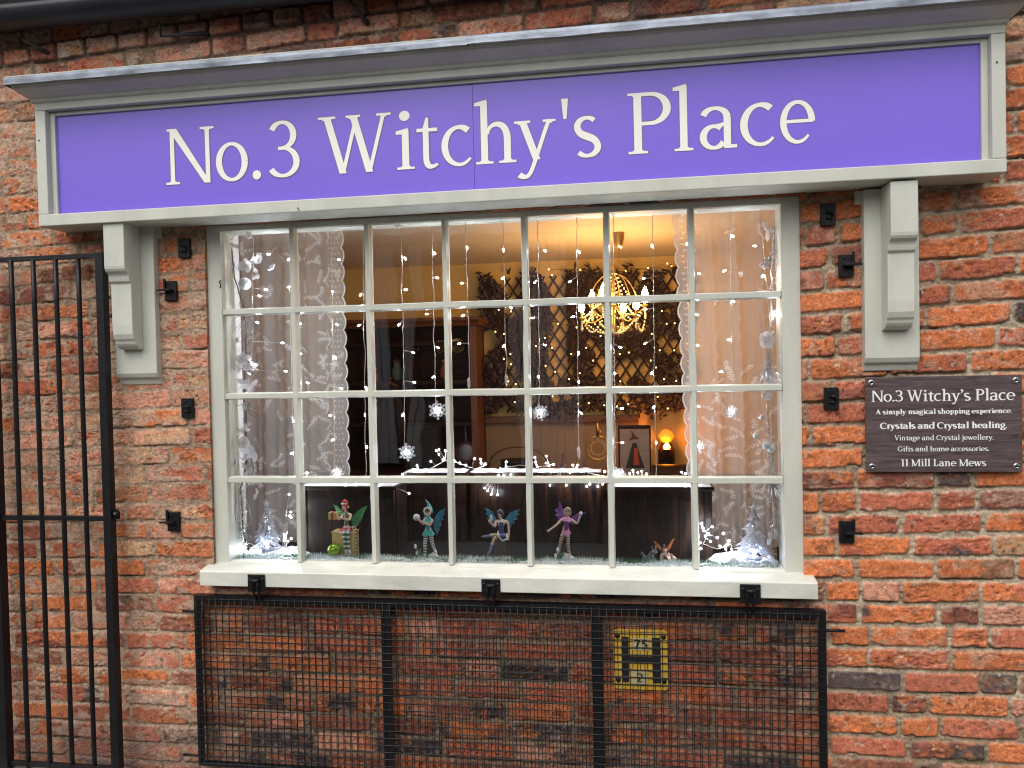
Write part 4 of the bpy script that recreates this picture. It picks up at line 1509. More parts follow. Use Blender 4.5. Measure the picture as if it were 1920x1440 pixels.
spots = [(1029, 505), (1035, 516), (1088, 506), (1215, 503), (1251, 494), (1259, 499), (1173, 508), (1225, 545), (1241, 583), (1250, 607), (1265, 606), (1237, 657), (1264, 657), (1222, 626), (1206, 618), (1046, 607), (1081, 614), (1022, 634), (1005, 649), (1035, 652), (1099, 652), (1071, 664), (1112, 676), (1023, 686), (1041, 697), (1067, 711), (1087, 700), (1162, 664), (1179, 661), (1220, 676), (1230, 689), (1245, 711), (1268, 714), (1163, 715), (935, 581), (958, 584), (929, 622), (945, 626), (957, 664), (945, 673), (958, 683), (967, 720), (953, 715), (1126, 630), (1129, 625), (1036, 743), (1084, 757), (1104, 756), (1157, 762), (1178, 758), (1233, 744), (1252, 766), (965, 754), (1133, 760)]
for px, py in spots:
    p = P(px, py, 2.13)
    pts.append(p)
    part(MB().ball(p, .0040, 7, 5), 'bulb', WARM, fl, smooth=True)
pts2 = sorted(pts, key=lambda p: (round(p.z / .12), p.x * (1 if round(p.z / .12) % 2 else -1)))
part(MB().tube(pts2, .0012, 4), 'cable', mat('dark_green_cable', (.02, .03, .02), .5), fl)

# ------------------------------------------------------------------ furniture and wares at the back of the shop
dr = thing('dresser', 'tall dark wooden dresser at the back left of the shop', 'cabinet', (-.95, 2.0, .01))
DX0, DX1, DZ = P(640, 700, 1.95).x, P(893, 700, 1.95).x, P(860, 595, 1.95).z
part(MB().box(DX0, DX1, 2.19, 2.235, .9, DZ - .05), 'back_panel', DOAK, dr)
for x in (DX0, (DX0 + DX1) / 2 - .02, DX1 - .04):
    part(MB().box(x, x + .04, 1.96, 2.189, .9, DZ - .051), 'side_panel', MOAK if x > DX0 + .5 else DOAK, dr, bevel=.003)
for z in (1.16, 1.42, 1.66):
    part(MB().box(DX0 + .041, (DX0 + DX1) / 2 - .021, 1.98, 2.188, z, z + .022), 'shelf', DOAK, dr).name = 'shelf'
    part(MB().box((DX0 + DX1) / 2 + .021, DX1 - .041, 1.98, 2.188, z, z + .022), 'shelf', DOAK, dr)
part(MB().prism_x([(1.93, DZ), (1.90, DZ), (1.905, DZ - .018), (1.935, DZ - .035), (1.945, DZ - .05), (2.235, DZ - .05), (2.235, DZ)], DX0 - .03, DX1 + .03), 'cornice', MOAK, dr)
part(MB().box(DX0 - .02, DX1 + .02, 1.80, 2.235, .86, .899), 'worktop', DOAK, dr, bevel=.004)
part(MB().box(DX0, DX1, 1.83, 2.23, .012, .859), 'cupboard', DOAK, dr, bevel=.004)
for i, (px, py, rpx, lb) in enumerate(((774, 652, 13, 'pale round plate on the dresser beside a light string'), (858, 648, 14, 'pale plate with gold rim on the dresser\'s right-hand side'), (826, 650, 12, 'dark plate between the two pale plates on the dresser'))):
    p = P(px, py, 2.13)
    rr = rpx / 1442 * (2.13 + 2.667)
    pl_ = thing('plate', lb, 'plate', tuple(p), 'plates on the dresser')
    AX = Matrix.Rotation(R(82), 3, 'X')
    part(MB().lathe([(rr * .2, -.004), (rr * .6, 0), (rr, .010), (rr, .013), (rr * .6, .004), (.001, .003)], p, 24, axis=AX), 'dish', mat('plate_glaze', ((.62, .55, .45), (.60, .52, .36), (.06, .05, .06))[i], .2), pl_, smooth=True)
    part(MB().lathe([(rr * .93, .0124), (rr * 1.01, .0140), (rr * 1.01, .0115)], p, 24, axis=AX), 'rim', GOLD, pl_, smooth=True)
JAR = [(.20, .08, .05), (.35, .25, .10), (.06, .08, .10), (.25, .05, .06), (.12, .16, .12)]
jn = ['squat oxblood', 'tall ochre', 'blue-black', 'dark red', 'moss green']
rnd = random.Random(2)
k = 0
for zi, z in enumerate((1.182, 1.442)):
    for xi, px in enumerate((700, 745, 835)):
        x = P(px, 700, 2.06).x
        h = .07 + .06 * rnd.random()
        j = thing('jar', '%s jar on the %s shelf of the dark dresser, %s' % (jn[k % 5], ('lower', 'upper')[zi], ('left end', 'middle', 'right end')[xi]), 'jar', (x, 2.06, z), 'jars on the dresser')
        part(MB().lathe([(.02, z), (.034, z + h * .15), (.036, z + h * .6), (.022, z + h * .85), (.024, z + h)], (x, 2.06, 0), 16), 'body', mat('jar_glaze', JAR[k % 5], .25), j, smooth=True)
        part(MB().lathe([(.025, z + h + .0005), (.025, z + h + .012), (.006, z + h + .018), (.006, z + h + .028)], (x, 2.06, 0), 14), 'lid', GOLD if k % 2 else MOAK, j, smooth=True)
        k += 1

def ring(c, r, rt, n=32, m=8):
    mb = MB()
    return mb.tube([(c.x + r * math.cos(2 * math.pi * i / n), c.y, c.z + r * math.sin(2 * math.pi * i / n)) for i in range(n + 1)], rt, m)
# hanging ring ornaments
p = P(874, 848, 2.15)
dc = thing('hanging_mirror', 'round beaded mirror hanging by a ribbon from the dado rail', 'mirror', tuple(p))
part(ring(p, .062, .012), 'frame', mat('red_bronze', (.16, .05, .035), .4, metal=.4), dc, smooth=True)
part(MB().lathe([(.055, 0), (.055, .004)], (p.x, p.y + .004, p.z), 28, axis=Matrix.Rotation(R(90), 3, 'X')), 'glass', mat('mirror_glass', (.32, .27, .26), .18, metal=.6), dc)
part(MB().tube([(p.x, p.y, p.z + .07), (p.x - .002, p.y, p.z + .19)], .005, 6), 'ribbon', mat('pale_ribbon', (.42, .33, .25), .7), dc)
p = P(1121, 840, 1.95)
dc = thing('dreamcatcher', 'gold dreamcatcher ring with feathers beside the witch poster', 'dreamcatcher', tuple(p))
part(ring(p, .070, .006), 'hoop', GOLD, dc, smooth=True)
mb = MB()
for i in range(10):
    for st_, ra, rb in ((3, .070, .070), (2, .045, .045)):
        a, b = 2 * math.pi * i / 10, 2 * math.pi * (i + st_) / 10
        mb.tube([(p.x + ra * math.cos(a), p.y, p.z + ra * math.sin(a)), (p.x + rb * math.cos(b), p.y, p.z + rb * math.sin(b))], .0011, 4)
part(mb, 'web', mat('web_thread', (.5, .4, .25), .7), dc)
part(MB().tube([(p.x, p.y, p.z + .07), (p.x, p.y, p.z + .15)], .010, 6).tube([(p.x, p.y, p.z + .072), (p.x + .012, p.y, p.z + .10), (p.x, p.y, p.z + .135)], .008, 6), 'bow', GOLD, dc, smooth=True)
part(MB().tube([(p.x - .072, p.y, p.z), (p.x - .085, p.y, p.z - .06), (p.x - .085, p.y, p.z - .13)], [.002, .006, .002], 6).tube([(p.x + .05, p.y, p.z - .05), (p.x + .055, p.y, p.z - .13)], [.004, .008], 6), 'feather', mat('brown_feather', (.2, .11, .06), .8), dc, smooth=True)
# plain witch poster
p0, p1 = P(1160, 880, 1.9), P(1220, 797, 1.9)
po = thing('witch_poster', 'framed poster of a dark-cloaked witch beside the orange lamp', 'poster', ((p0.x + p1.x) / 2, 1.9, p0.z))
part(MB().box(p0.x, p1.x, 1.895, 1.91, p0.z - .06, p1.z), 'frame', DOAK, po, bevel=.002)
part(MB().box(p0.x + .010, p1.x - .010, 1.893, 1.8945, p0.z - .05, p1.z - .022), 'print', mat('poster_sky', (.30, .24, .22), .5, var=.3, vs=14), po)
w_, h_ = p1.x - p0.x, p1.z - p0.z
def pp(a, b):
    return (p0.x + w_ * a, p0.z + h_ * b)
part(MB().prism_y([pp(.22, .03), pp(.80, .03), pp(.62, .42), pp(.56, .60), pp(.44, .60), pp(.36, .40)], 1.8915, 1.8928), 'cloak', mat('poster_black', (.02, .015, .02), .6), po)
part(MB().prism_y([pp(.46, .10), pp(.64, .10), pp(.58, .48), pp(.48, .48)], 1.890, 1.8912), 'gown', mat('poster_red', (.40, .06, .02), .6), po)
part(MB().prism_y([pp(.30, .66), pp(.66, .70), pp(.54, .75), pp(.40, .90), pp(.42, .74)], 1.890, 1.8912), 'hat', mat('poster_maroon', (.10, .02, .03), .6), po)
# salt lamp
p = P(1249, 818, 2.12)
sl_ = thing('salt_lamp', 'glowing orange salt lamp at the back right of the shop', 'lamp', (p.x, p.y, .83))
mb = MB()
ico = []
n = 14
for i in range(9):
    a = -math.pi / 2 + math.pi * i / 8
    for j in range(n):
        q = 2 * math.pi * j / n
        r = .044 * (1 + .22 * mnoise.noise((math.cos(q) * 2, math.sin(q) * 2, i * .6)))
        ico.append((p.x + r * math.cos(a) * math.cos(q), p.y + r * math.cos(a) * math.sin(q), p.z + .042 * math.sin(a)))
fs = [(i * n + j, i * n + (j + 1) % n, (i + 1) * n + (j + 1) % n, (i + 1) * n + j) for i in range(8) for j in range(n)]
SALT = bpy.data.materials.new('lit_salt_crystal')
SALT.use_nodes = True
_n = SALT.node_tree
_b = _n.nodes['Principled BSDF']
_b.inputs['Base Color'].default_value = (.6, .12, .02, 1)
_b.inputs['Emission Color'].default_value = (1, .15, .008, 1)
_b.inputs['Emission Strength'].default_value = 1.7
part(MB().add(ico, fs), 'salt_block', SALT, sl_)
part(MB().lathe([(.05, .8305), (.05, p.z - .085), (.03, p.z - .04)], (p.x, p.y, 0), 18), 'base', DOAK, sl_)
p2 = P(1250, 838, 2.03)
tl = thing('tealight', 'small bright tealight flame in front of the orange lamp', 'candle', (p2.x, p2.y, p2.z - .02))
part(MB().lathe([(.008, p2.z - .012), (.020, p2.z - .004), (.014, p2.z + .012), (.001, p2.z + .026)], (p2.x, p2.y, 0), 10), 'flame', emat('flame', (1, .27, .015), 260), tl, smooth=True)
part(MB().lathe([(.024, p2.z - .05), (.026, p2.z - .012), (.022, p2.z - .013)], (p2.x, p2.y, 0), 16), 'cup', DOAK, tl)
p3 = P(1264, 890, 1.80)
cs = thing('carved_chest', 'dark carved chest in front of the orange lamp', 'chest', (p3.x, 1.8, .83))
part(MB().box(p3.x - .12, p3.x + .12, 1.72, 1.86, .8305, p3.z + .015), 'box', DOAK, cs, bevel=.006)
part(MB().prism_x([(1.715 + .15 * i / 10 - .0, p3.z + .0152 + .045 * math.sin(math.pi * i / 10) ** .6) for i in range(11)], p3.x - .125, p3.x + .125), 'lid', DOAK, cs)
part(MB().box(p3.x - .02, p3.x + .02, 1.712, 1.7195, p3.z - .02, p3.z + .012), 'clasp', GOLD, cs)
# chalk board and dark bowl
p0, p1 = P(795, 885, 1.86), P(822, 797, 1.86)
p0.z = .95
cbx = thing('chalkboard', 'black chalkboard standing in front of the dresser', 'board', ((p0.x + p1.x) / 2, 1.86, .9))
part(MB().box(p0.x - .10, p1.x, 1.85, 1.86, p0.z - .05, p1.z), 'slate', mat('slate_black', (.012, .012, .014), .6, var=.3, vs=6), cbx)
part(MB().box(p0.x - .115, p0.x - .1005, 1.845, 1.865, p0.z - .06, p1.z + .012).box(p1.x + .0005, p1.x + .015, 1.845, 1.865, p0.z - .06, p1.z + .012).box(p0.x - .10, p1.x, 1.845, 1.865, p1.z + .0005, p1.z + .012), 'frame', DOAK, cbx)
p = P(972, 880, 1.75)
bw = thing('cauldron', 'round black cauldron on the shop table behind the pearl lights', 'cauldron', (p.x, 1.75, .83))
part(MB().lathe([(.05, p.z - .12), (.10, p.z - .08), (.115, p.z - .02), (.10, p.z + .045), (.108, p.z + .055), (.10, p.z + .055), (.09, p.z)], (p.x, 1.75, 0), 26), 'pot', mat('cast_iron', (.02, .018, .022), .35, metal=.5), bw, smooth=True)
part(MB().tube([(p.x + .17 * math.cos(a), 1.75, p.z + .03 + .10 * math.sin(a)) for a in [math.pi * i / 16 for i in range(17)]], .004, 6), 'handle', mat('iron_handle', (.05, .03, .02), .4, metal=.6), bw, smooth=True)

# bottles and boxes on the table at the back
BC = [(.05, .10, .07), (.22, .10, .03), (.10, .05, .12), (.30, .22, .10)]
bn = ['green', 'amber', 'violet', 'straw-coloured']
for i, px in enumerate((1010, 1030, 1056, 1082)):
    q = P(px, 880, 1.80)
    h = .10 + .03 * (i % 3)
    t = thing('bottle', '%s glass bottle on the dark table behind the pearl lights' % bn[i], 'bottle', (q.x, 1.80, .831), 'bottles on the back table')
    part(MB().lathe([(.018, .831), (.022, .834), (.022, .831 + h * .6), (.008, .831 + h * .78), (.008, .831 + h)], (q.x, 1.80, 0), 14), 'glass', mat('bottle_glass', BC[i], .1), t, smooth=True)
    part(MB().lathe([(.0075, .8312 + h), (.0085, .8312 + h + .012), (.002, .8312 + h + .014)], (q.x, 1.80, 0), 10), 'cork', MOAK, t)
q = P(735, 800, 1.92)
cl = thing('hanging_cloak', 'dark cloak hanging on the front of the dresser', 'cloak', (q.x, 1.92, .95))
n, k = 22, 9
vs, fs = [], []
for j in range(k + 1):
    u = j / k
    for i in range(n + 1):
        v = i / n
        hw = .035 + .10 * u ** .7
        vs.append((q.x + (v - .5) * 2 * hw, 1.915 - .02 * math.sin(v * 19) * u - .012 * math.sin(math.pi * v), 1.42 - .44 * u))
for j in range(k):
    for i in range(n):
        fs.append((j * (n + 1) + i, j * (n + 1) + i + 1, (j + 1) * (n + 1) + i + 1, (j + 1) * (n + 1) + i))
part(MB().add(vs, fs), 'cloth', mat('black_velvet', (.012, .010, .014), .9), cl, smooth=True)
part(MB().tube([(q.x - .05, 1.91, 1.41), (q.x, 1.905, 1.435), (q.x + .05, 1.91, 1.41)], .006, 6).tube([(q.x, 1.905, 1.435), (q.x, 1.92, 1.47), (q.x, 1.95, 1.46)], .003, 6), 'hanger', MOAK, cl)

# ------------------------------------------------------------------ icicle lights hanging inside the glass
LED = emat('cool_white_led', (.84, .90, 1.0), 300)
CABLE = mat('clear_white_cable', (.62, .54, .46), .4, sss=0)
CLEAR = sheer('clear_plastic', (.85, .85, .88), .55, gloss=.3, rough=.2)
ICE = sheer('frosted_acrylic', (.88, .90, .96), .62, gloss=.35, rough=.15)
def light_string(x0, x1, y0, y1, bulbs, label, hook=False, plug=None, Y=.075):
    a, b = P(x0, y0, Y), P(x1, y1, Y)
    t = thing('icicle_light', label, 'light string', tuple(a), 'icicle light strings in the window')
    rnd = random.Random(int(x0 * 7))
    bl = [P(px, py, Y) for px, py in bulbs]
    n = 44
    pts = []
    for i in range(n + 1):
        u = i / n
        p = a.lerp(b, u)
        p.x += .0055 * mnoise.noise((u * 9, x0, 1)) * min(1, u * 6) + .0022 * mnoise.noise((u * 34, x0, 5))
        p.y += .006 * mnoise.noise((u * 7, x0, 3))
        pts.append(p)
    part(MB().tube(pts, .0013, 5), 'cable', CABLE, t, smooth=True)
    for q in bl:
        u = min(max((q.z - a.z) / (b.z - a.z + 1e-9), 0), 1)
        c = pts[min(n, int(u * n))]
        dv = Vector((q.x - c.x, q.y - .004 - c.y, q.z - c.z))
        L = max(dv.length, .004)
        dv.normalize()
        if L > .006:
            part(MB().tube([c, c + dv * (L - .004)], .0012, 5), 'bulb_stem', CABLE, t)
        tip = q
        part(MB().tube([tip - dv * .006, tip, tip + dv * .0045], [.0015, .0023, .0012], 7), 'bulb', LED, t, smooth=True)
    if hook:
        part(MB().lathe([(.013, -.002), (.014, .0), (.010, .004), (.004, .006)], (a.x, .036, a.z + .004), 16, axis=Matrix.Rotation(R(90), 3, 'X')).tube([(a.x, .05, a.z + .004), (a.x, Y, a.z - .002)], .002, 5), 'suction_hook', CLEAR, t, smooth=True)
    if plug:
        q = P(plug[0], plug[1], Y)
        part(MB().tube([(q.x, q.y, q.z + .02), (q.x, q.y, q.z + .012), (q.x, q.y, q.z - .012), (q.x + .001, q.y, q.z - .024)], [.0025, .0055, .0055, .002], 7), 'end_plug', ICE, t, smooth=True)
    return t
light_string(475, 470, 446, 740, [(504, 477), (499, 543), (487, 555), (530, 643), (536, 696), (480, 488), (483, 605), (480, 684)], 'icicle light string in the first pane column from the left', hook=True)
light_string(541, 552, 455, 900, [(541, 487), (541, 538), (563, 607), (563, 663), (577, 718), (552, 790), (547, 850)], 'icicle light string at the second glazing bar from the left, over lace')
light_string(621, 628, 430, 892, [(636, 487), (624, 547), (632, 609), (629, 671), (640, 728), (619, 779), (623, 825), (575, 887), (572, 893)], 'icicle light string over the scalloped edge of the left lace curtain')
light_string(681, 686, 440, 895, [(676, 553), (673, 610), (687, 728), (684, 778), (688, 838), (541, 890)][:5], 'icicle light string just right of the left lace curtain')
light_string(752, 760, 428, 846, [(760, 485), (761, 543), (748, 609), (775, 661), (777, 717), (755, 778)], 'left of two icicle light strings in the third pane column', hook=True)
light_string(810, 817, 424, 764, [(815, 475), (820, 521), (800, 589), (821, 652), (812, 707)], 'right of two icicle light strings in the third pane column')
light_string(873, 881, 416, 728, [(876, 465), (866, 531), (868, 592), (861, 644)], 'left of two icicle light strings in the fourth pane column', plug=(879, 718))
light_string(943, 950, 412, 728, [(944, 469), (942, 522), (958, 577), (944, 649)], 'right of two icicle light strings in the fourth pane column', plug=(949, 712), hook=True)
light_string(1008, 1012, 405, 768, [(1022, 470), (1003, 529), (998, 596), (1022, 647), (1009, 706)], 'left of two icicle light strings in the fifth pane column', hook=True)
light_string(1081, 1085, 403, 862, [(1086, 473), (1068, 528), (1074, 594), (1085, 662), (1085, 716), (1090, 775)], 'right of two icicle light strings in the fifth pane column', hook=True, plug=(1085, 848))
light_string(1150, 1153, 402, 884, [(1163, 463), (1163, 651), (1167, 766), (1167, 830), (1153, 700)], 'icicle light string left in the sixth pane column beside the chandelier', hook=True)
light_string(1223, 1230, 396, 893, [(1222, 461), (1207, 522), (1210, 580), (1210, 644), (1222, 700), (1225, 764), (1230, 830)], 'icicle light string in the sixth pane column before the trellis', hook=True)
light_string(1290, 1306, 392, 895, [(1288, 457), (1311, 513), (1307, 590), (1308, 648), (1310, 762)], 'icicle light string at the sixth glazing bar over the right curtain edge')
light_string(1369, 1373, 386, 752, [(1374, 443), (1358, 508), (1375, 565), (1367, 637), (1352, 697)], 'icicle light string in the middle of the seventh pane column')
light_string(1425, 1446, 384, 640, [(1415, 461), (1430, 518), (1453, 590)], 'short icicle light string by the right garland')

def snowflake(px, py, rpx, label, tilt=0.0, Y=.070):
    p = P(px, py, Y)
    r = rpx / 1442 * (Y + 2.667)
    t = thing('snowflake_light', label, 'snowflake', tuple(p), 'snowflake lights in the window')
    mb = MB()
    for i in range(6):
        a = 2 * math.pi * i / 6 + R(90) + tilt
        def q(d, off):
            return (p.x + d * r * math.cos(a) - off * r * math.sin(a), p.z + d * r * math.sin(a) + off * r * math.cos(a))
        mb.prism_y([q(.0, -.07), q(.80, -.07), q(.86, -.16), q(1.02, 0), q(.86, .16), q(.80, .07), q(0, .07)], p.y - .002 - i * .0002, p.y + .002 + i * .0002)
        for s in (-1, 1):
            mb.prism_y([q(.42, 0), q(.56, s * .30), q(.66, s * .40), q(.70, s * .26), q(.56, 0)][::s], p.y - .0016 - i * .0002, p.y + .0016 + i * .0002)
            mb.prism_y([q(.20, 0), q(.30, s * .22), q(.40, s * .26), q(.34, 0)][::s], p.y - .0013 - i * .0002, p.y + .0013 + i * .0002)
    part(mb, 'flake', ICE, t)
    part(MB().ball((p.x, p.y - .004, p.z), .0045, 8, 6), 'led', LED, t, smooth=True)
snowflake(763, 848, 18, 'lit snowflake, lowest one hanging in the third pane column', .1)
snowflake(820, 769, 19, 'lit snowflake hanging at the right of the third pane column', .05)
snowflake(1013, 773, 17, 'lit snowflake hanging at the left of the fifth pane column', .2)
snowflake(1372, 771, 14, 'small lit snowflake in front of the right lace curtain, upper', .1)
snowflake(1311, 836, 14, 'small lit snowflake at the sixth glazing bar over right lace', .3)
snowflake(632, 885, 14, 'small lit snowflake at the foot of the left curtain edge', .2)
snowflake(1161, 888, 13, 'small lit snowflake resting by the snow-covered right crate', .5)

# ------------------------------------------------------------------ pearl twig lights along the crates
SILV = mat('silver_wire', (.62, .58, .52), .3, metal=.9)
PEARL = emat('pearl_led', (.84, .90, 1.0), 280)
def twig_lights(stem, bulbs, label, Y):
    ps = [P(a, b, Y) for a, b in stem]
    t = thing('twig_lights', label, 'twig lights', tuple(ps[0]), 'pearl twig lights in the window')
    mb = MB()
    fine = []
    for i in range(len(ps) - 1):
        for k in range(6):
            q = ps[i].lerp(ps[i + 1], k / 6)
            fine.append(q + Vector((.004 * mnoise.noise((q.x * 30, q.z * 30, 1)), .010 * mnoise.noise((q.x * 30, q.z * 30, 4)), .006 * mnoise.noise((q.x * 40, 3, 2)))))
    fine.append(ps[-1])
    mb.tube(fine, .0015, 5)
    for a, b in bulbs:
        q = P(a, b, Y - .01)
        c = min(fine, key=lambda f: (f - q).length)
        m = c.lerp(q, .5) + Vector((0, -.005, .004))
        mb.tube([c, m, q], .0008, 4)
        part(MB().ball(q, .0029, 8, 6), 'pearl', PEARL, t, smooth=True)
    part(mb, 'wire', SILV, t)
twig_lights([(570, 910), (620, 914), (680, 910), (735, 914)], [(597, 922), (594, 932), (607, 928), (613, 924), (606, 936), (632, 922), (633, 929), (675, 922), (648, 907), (668, 908), (690, 911), (712, 909), (718, 912), (738, 912), (585, 911), (767, 925)], 'pearl twig lights trailing over the left crate', .205)
twig_lights([(762, 886), (808, 878), (835, 864), (860, 868), (890, 880), (912, 872)], [(782, 873), (808, 865), (818, 845), (823, 843), (823, 852), (831, 862), (835, 845), (849, 844), (853, 864), (862, 868), (874, 872), (890, 860), (901, 861), (902, 868), (910, 870), (787, 882), (775, 880), (755, 889), (897, 880)], 'pearl twig lights arching over the teal hooded figurine', .41)
twig_lights([(935, 888), (948, 876), (975, 872), (1003, 878), (1035, 870)], [(949, 866), (949, 874), (939, 879), (1003, 858), (1024, 855), (1024, 868), (1038, 871), (1007, 874), (1004, 867), (1030, 873), (958, 890), (945, 892), (909, 915), (914, 920), (921, 927), (933, 928)], 'pearl twig lights between the blue and pink figurines', .405)
twig_lights([(1050, 886), (1075, 880), (1110, 888), (1135, 893)], [(1074, 872), (1083, 872), (1080, 878), (1084, 881), (1069, 886), (1033, 885), (1031, 910), (1062, 910), (1100, 912), (1106, 908), (1121, 912), (1134, 884), (1130, 908)], 'pearl twig lights above the pink hooded figurine', .405)
twig_lights([(1160, 905), (1205, 900), (1250, 906), (1300, 900), (1330, 910)], [(1181, 888), (1187, 882), (1196, 886), (1203, 884), (1212, 889), (1250, 894), (1278, 885), (1285, 888), (1222, 909), (1245, 914), (1253, 908), (1268, 912), (1285, 909), (1295, 910), (1155, 927), (1222, 939), (1238, 933), (1282, 947), (1328, 943), (1330, 958), (1175, 913)], 'pearl twig lights trailing over the right crate', .20)
twig_lights([(1312, 980), (1325, 1000), (1318, 1020), (1345, 1030), (1370, 1020)], [(1316, 981), (1320, 995), (1329, 1001), (1335, 988), (1322, 1005), (1318, 990), (1332, 1015), (1313, 1018), (1345, 1008), (1350, 1024), (1362, 1022), (1367, 1014), (1356, 1000), (1361, 1030), (1314, 1029), (1372, 1030), (1367, 1042)], 'bright tangle of pearl lights left of the right glass tree', .13)
twig_lights([(445, 1030), (470, 1018), (505, 1036), (530, 1024), (547, 1034)], [(447, 1020), (450, 1032), (459, 1026), (463, 1035), (484, 1034), (503, 1033), (521, 1034), (534, 1004), (540, 1015), (534, 1013), (546, 1010), (547, 1026), (543, 967), (545, 960), (542, 927), (546, 970), (450, 1012), (470, 1032), (515, 1036)], 'bright pearl lights round the foot of the left glass tree', .11)

# ------------------------------------------------------------------ frosted garlands down both sides
PETAL = sheer('silk_petal', (.88, .87, .90), .80, transl=.4)
FROST = mat('frosted_twig', (.62, .60, .60), .5, var=.5, vs=40)
TINS = mat('silver_tinsel', (.75, .75, .78), .18, metal=.9)
DTW = mat('dark_twig', (.12, .08, .07), .6, var=.5)
PRL = mat('white_bauble', (.80, .80, .82), .25)
def petal(mb, c, d, n, L, wd, curl):
    d = d.normalized()
    s = d.cross(n).normalized()
    n2 = s.cross(d)
    rows = []
    for k in range(6):
        u = k / 5
        w2 = wd * math.sin(math.pi * (u * .88 + .06)) ** .7
        o = c + d * (L * u) + n2 * (curl * u * u)
        rows.append((o - s * w2, o + n2 * (-.25 * w2), o + s * w2))
    vs = [p for r in rows for p in r]
    fs = []
    for k in range(5):
        for j in range(2):
            fs.append((k * 3 + j, k * 3 + j + 1, k * 3 + j + 4, k * 3 + j + 3))
    mb.add(vs, fs)
def garland(stem, feats, label, seed, Y=.085):
    rnd = random.Random(seed)
    ps = [P(a, b, Y) for a, b in stem]
    t = thing('garland', label, 'garland', tuple(ps[-1]), 'frosted garlands in the window')
    fine = []
    for i in range(len(ps) - 1):
        for k in range(8):
            q = ps[i].lerp(ps[i + 1], k / 8)
            fine.append(q + Vector((.006 * mnoise.noise((q.z * 20, seed, 1)), .006 * mnoise.noise((q.z * 20, seed, 6)), 0)))
    mb = MB().tube(fine, .0028, 6)
    for _ in range(70):                     # fine twigs along the stem
        c = rnd.choice(fine)
        d = Vector((rnd.gauss(0, 1), -.3 + rnd.gauss(0, .5), rnd.gauss(-.3, 1))).normalized()
        L = .02 + .05 * rnd.random()
        e = c + d * L
        mb.tube([c, c + d * L * .5 + Vector((rnd.gauss(0, .004), 0, rnd.gauss(0, .004))), e], [.0012, .001, .0007], 4)
    part(mb, 'twigs', DTW if seed == 1 else FROST, t)
    mb = MB()
    for _ in range(260):                     # silver needles thickening towards the foot
        c = fine[int(len(fine) * rnd.random() ** .6)]
        d = Vector((rnd.gauss(0, .8), -.4 + rnd.gauss(0, .4), rnd.gauss(-.9, .7))).normalized()
        L = .012 + .03 * rnd.random()
        s = d.orthogonal().normalized() * .0011
        c = c + Vector((rnd.gauss(0, .010), rnd.gauss(0, .008), rnd.gauss(0, .01)))
        mb.add([c - s, c + s, c + d * L], [(0, 1, 2)])
    part(mb, 'needles', TINS, t)
    for f in feats:
        k, px, py, r = f[:4]
        c = P(px, py, Y - .02)
        if k == 'flower':
            mb = MB()
            n = Vector((rnd.gauss(0, .35), -1, rnd.gauss(0, .35))).normalized()
            o = n.orthogonal().normalized()
            for i in range(5):
                a = 2 * math.pi * i / 5 + rnd.gauss(0, .2)
                d = o * math.cos(a) + n.cross(o) * math.sin(a)
                petal(mb, c, d - n * -.12, n, r * (1 + rnd.gauss(0, .12)), r * .44, r * .35)
            fl_ = part(mb, 'flower', PETAL, t, smooth=True)
            part(MB().ball(c + n * .004, r * .16, 8, 6), 'flower_centre', PRL, fl_, smooth=True)
        elif k == 'leaves':
            mb = MB()
            for i in range(5):
                d = Vector((rnd.gauss(0, 1), -.4, rnd.gauss(-.2, .9)))
                petal(mb, c, d, Vector((0, -1, .2)), r * (1 + rnd.gauss(0, .2)), r * .24, r * .25)
            part(mb, 'leaves', PETAL, t, smooth=True)
        elif k == 'spray':
            mb = MB()
            for i in range(60):
                d = Vector((rnd.gauss(.15, .45), rnd.gauss(-.2, .25), -1 + rnd.gauss(0, .35))).normalized()
                L = r * (.6 + .7 * rnd.random())
                s = Vector((1, 0, .2)) * .0009
                m = c + d * L * .55 + Vector((0, 0, .006))
                e = c + d * L + Vector((d.x * L * .25, 0, -.004))
                mb.add([c - s, c + s, m + s, m - s, e], [(0, 1, 2, 3), (3, 2, 4)])
            part(mb, 'spray', TINS, t)
        elif k == 'bauble':
            part(MB().ball(c, r, 18, 12), 'bauble', PRL, t, smooth=True)
        elif k == 'berries':
            for i in range(7):
                part(MB().ball(c + Vector((rnd.gauss(0, r), rnd.gauss(0, .006), rnd.gauss(0, r * 1.4))), .0055, 9, 6), 'berry', PRL if seed == 1 else mat('grey_berry', (.45, .45, .48), .35), t, smooth=True)
        elif k == 'strands':
            mb = MB()
            for i in range(9):
                p = c.copy()
                pts = [p.copy()]
                for q in range(5):
                    p = p + Vector((rnd.gauss(.004 * (i - 4) / 4, .005), rnd.gauss(-.002, .003), -r / 5))
                    pts.append(p.copy())
                mb.tube(pts, .0011, 4)
            part(mb, 'strands', FROST, t)
garland([(432, 452), (440, 520), (458, 580), (462, 650), (458, 720), (462, 790), (462, 860), (452, 920), (455, 985), (462, 1028)],
        [('leaves', 450, 465, .034), ('flower', 462, 498, .030), ('flower', 484, 488, .026), ('leaves', 483, 512, .026), ('flower', 512, 503, .020), ('bauble', 459, 532, .0235), ('spray', 462, 598, .062), ('bauble', 447, 637, .011), ('flower', 458, 672, .030), ('flower', 472, 688, .026), ('flower', 450, 690, .024), ('leaves', 470, 722, .045), ('spray', 462, 752, .040), ('leaves', 458, 805, .030), ('flower', 460, 830, .032), ('leaves', 476, 846, .050), ('strands', 474, 860, .10), ('leaves', 463, 882, .030), ('berries', 445, 868, .004), ('strands', 452, 915, .12), ('leaves', 482, 925, .022), ('spray', 464, 985, .05)],
        'white flower garland down the left side of the window', 1)
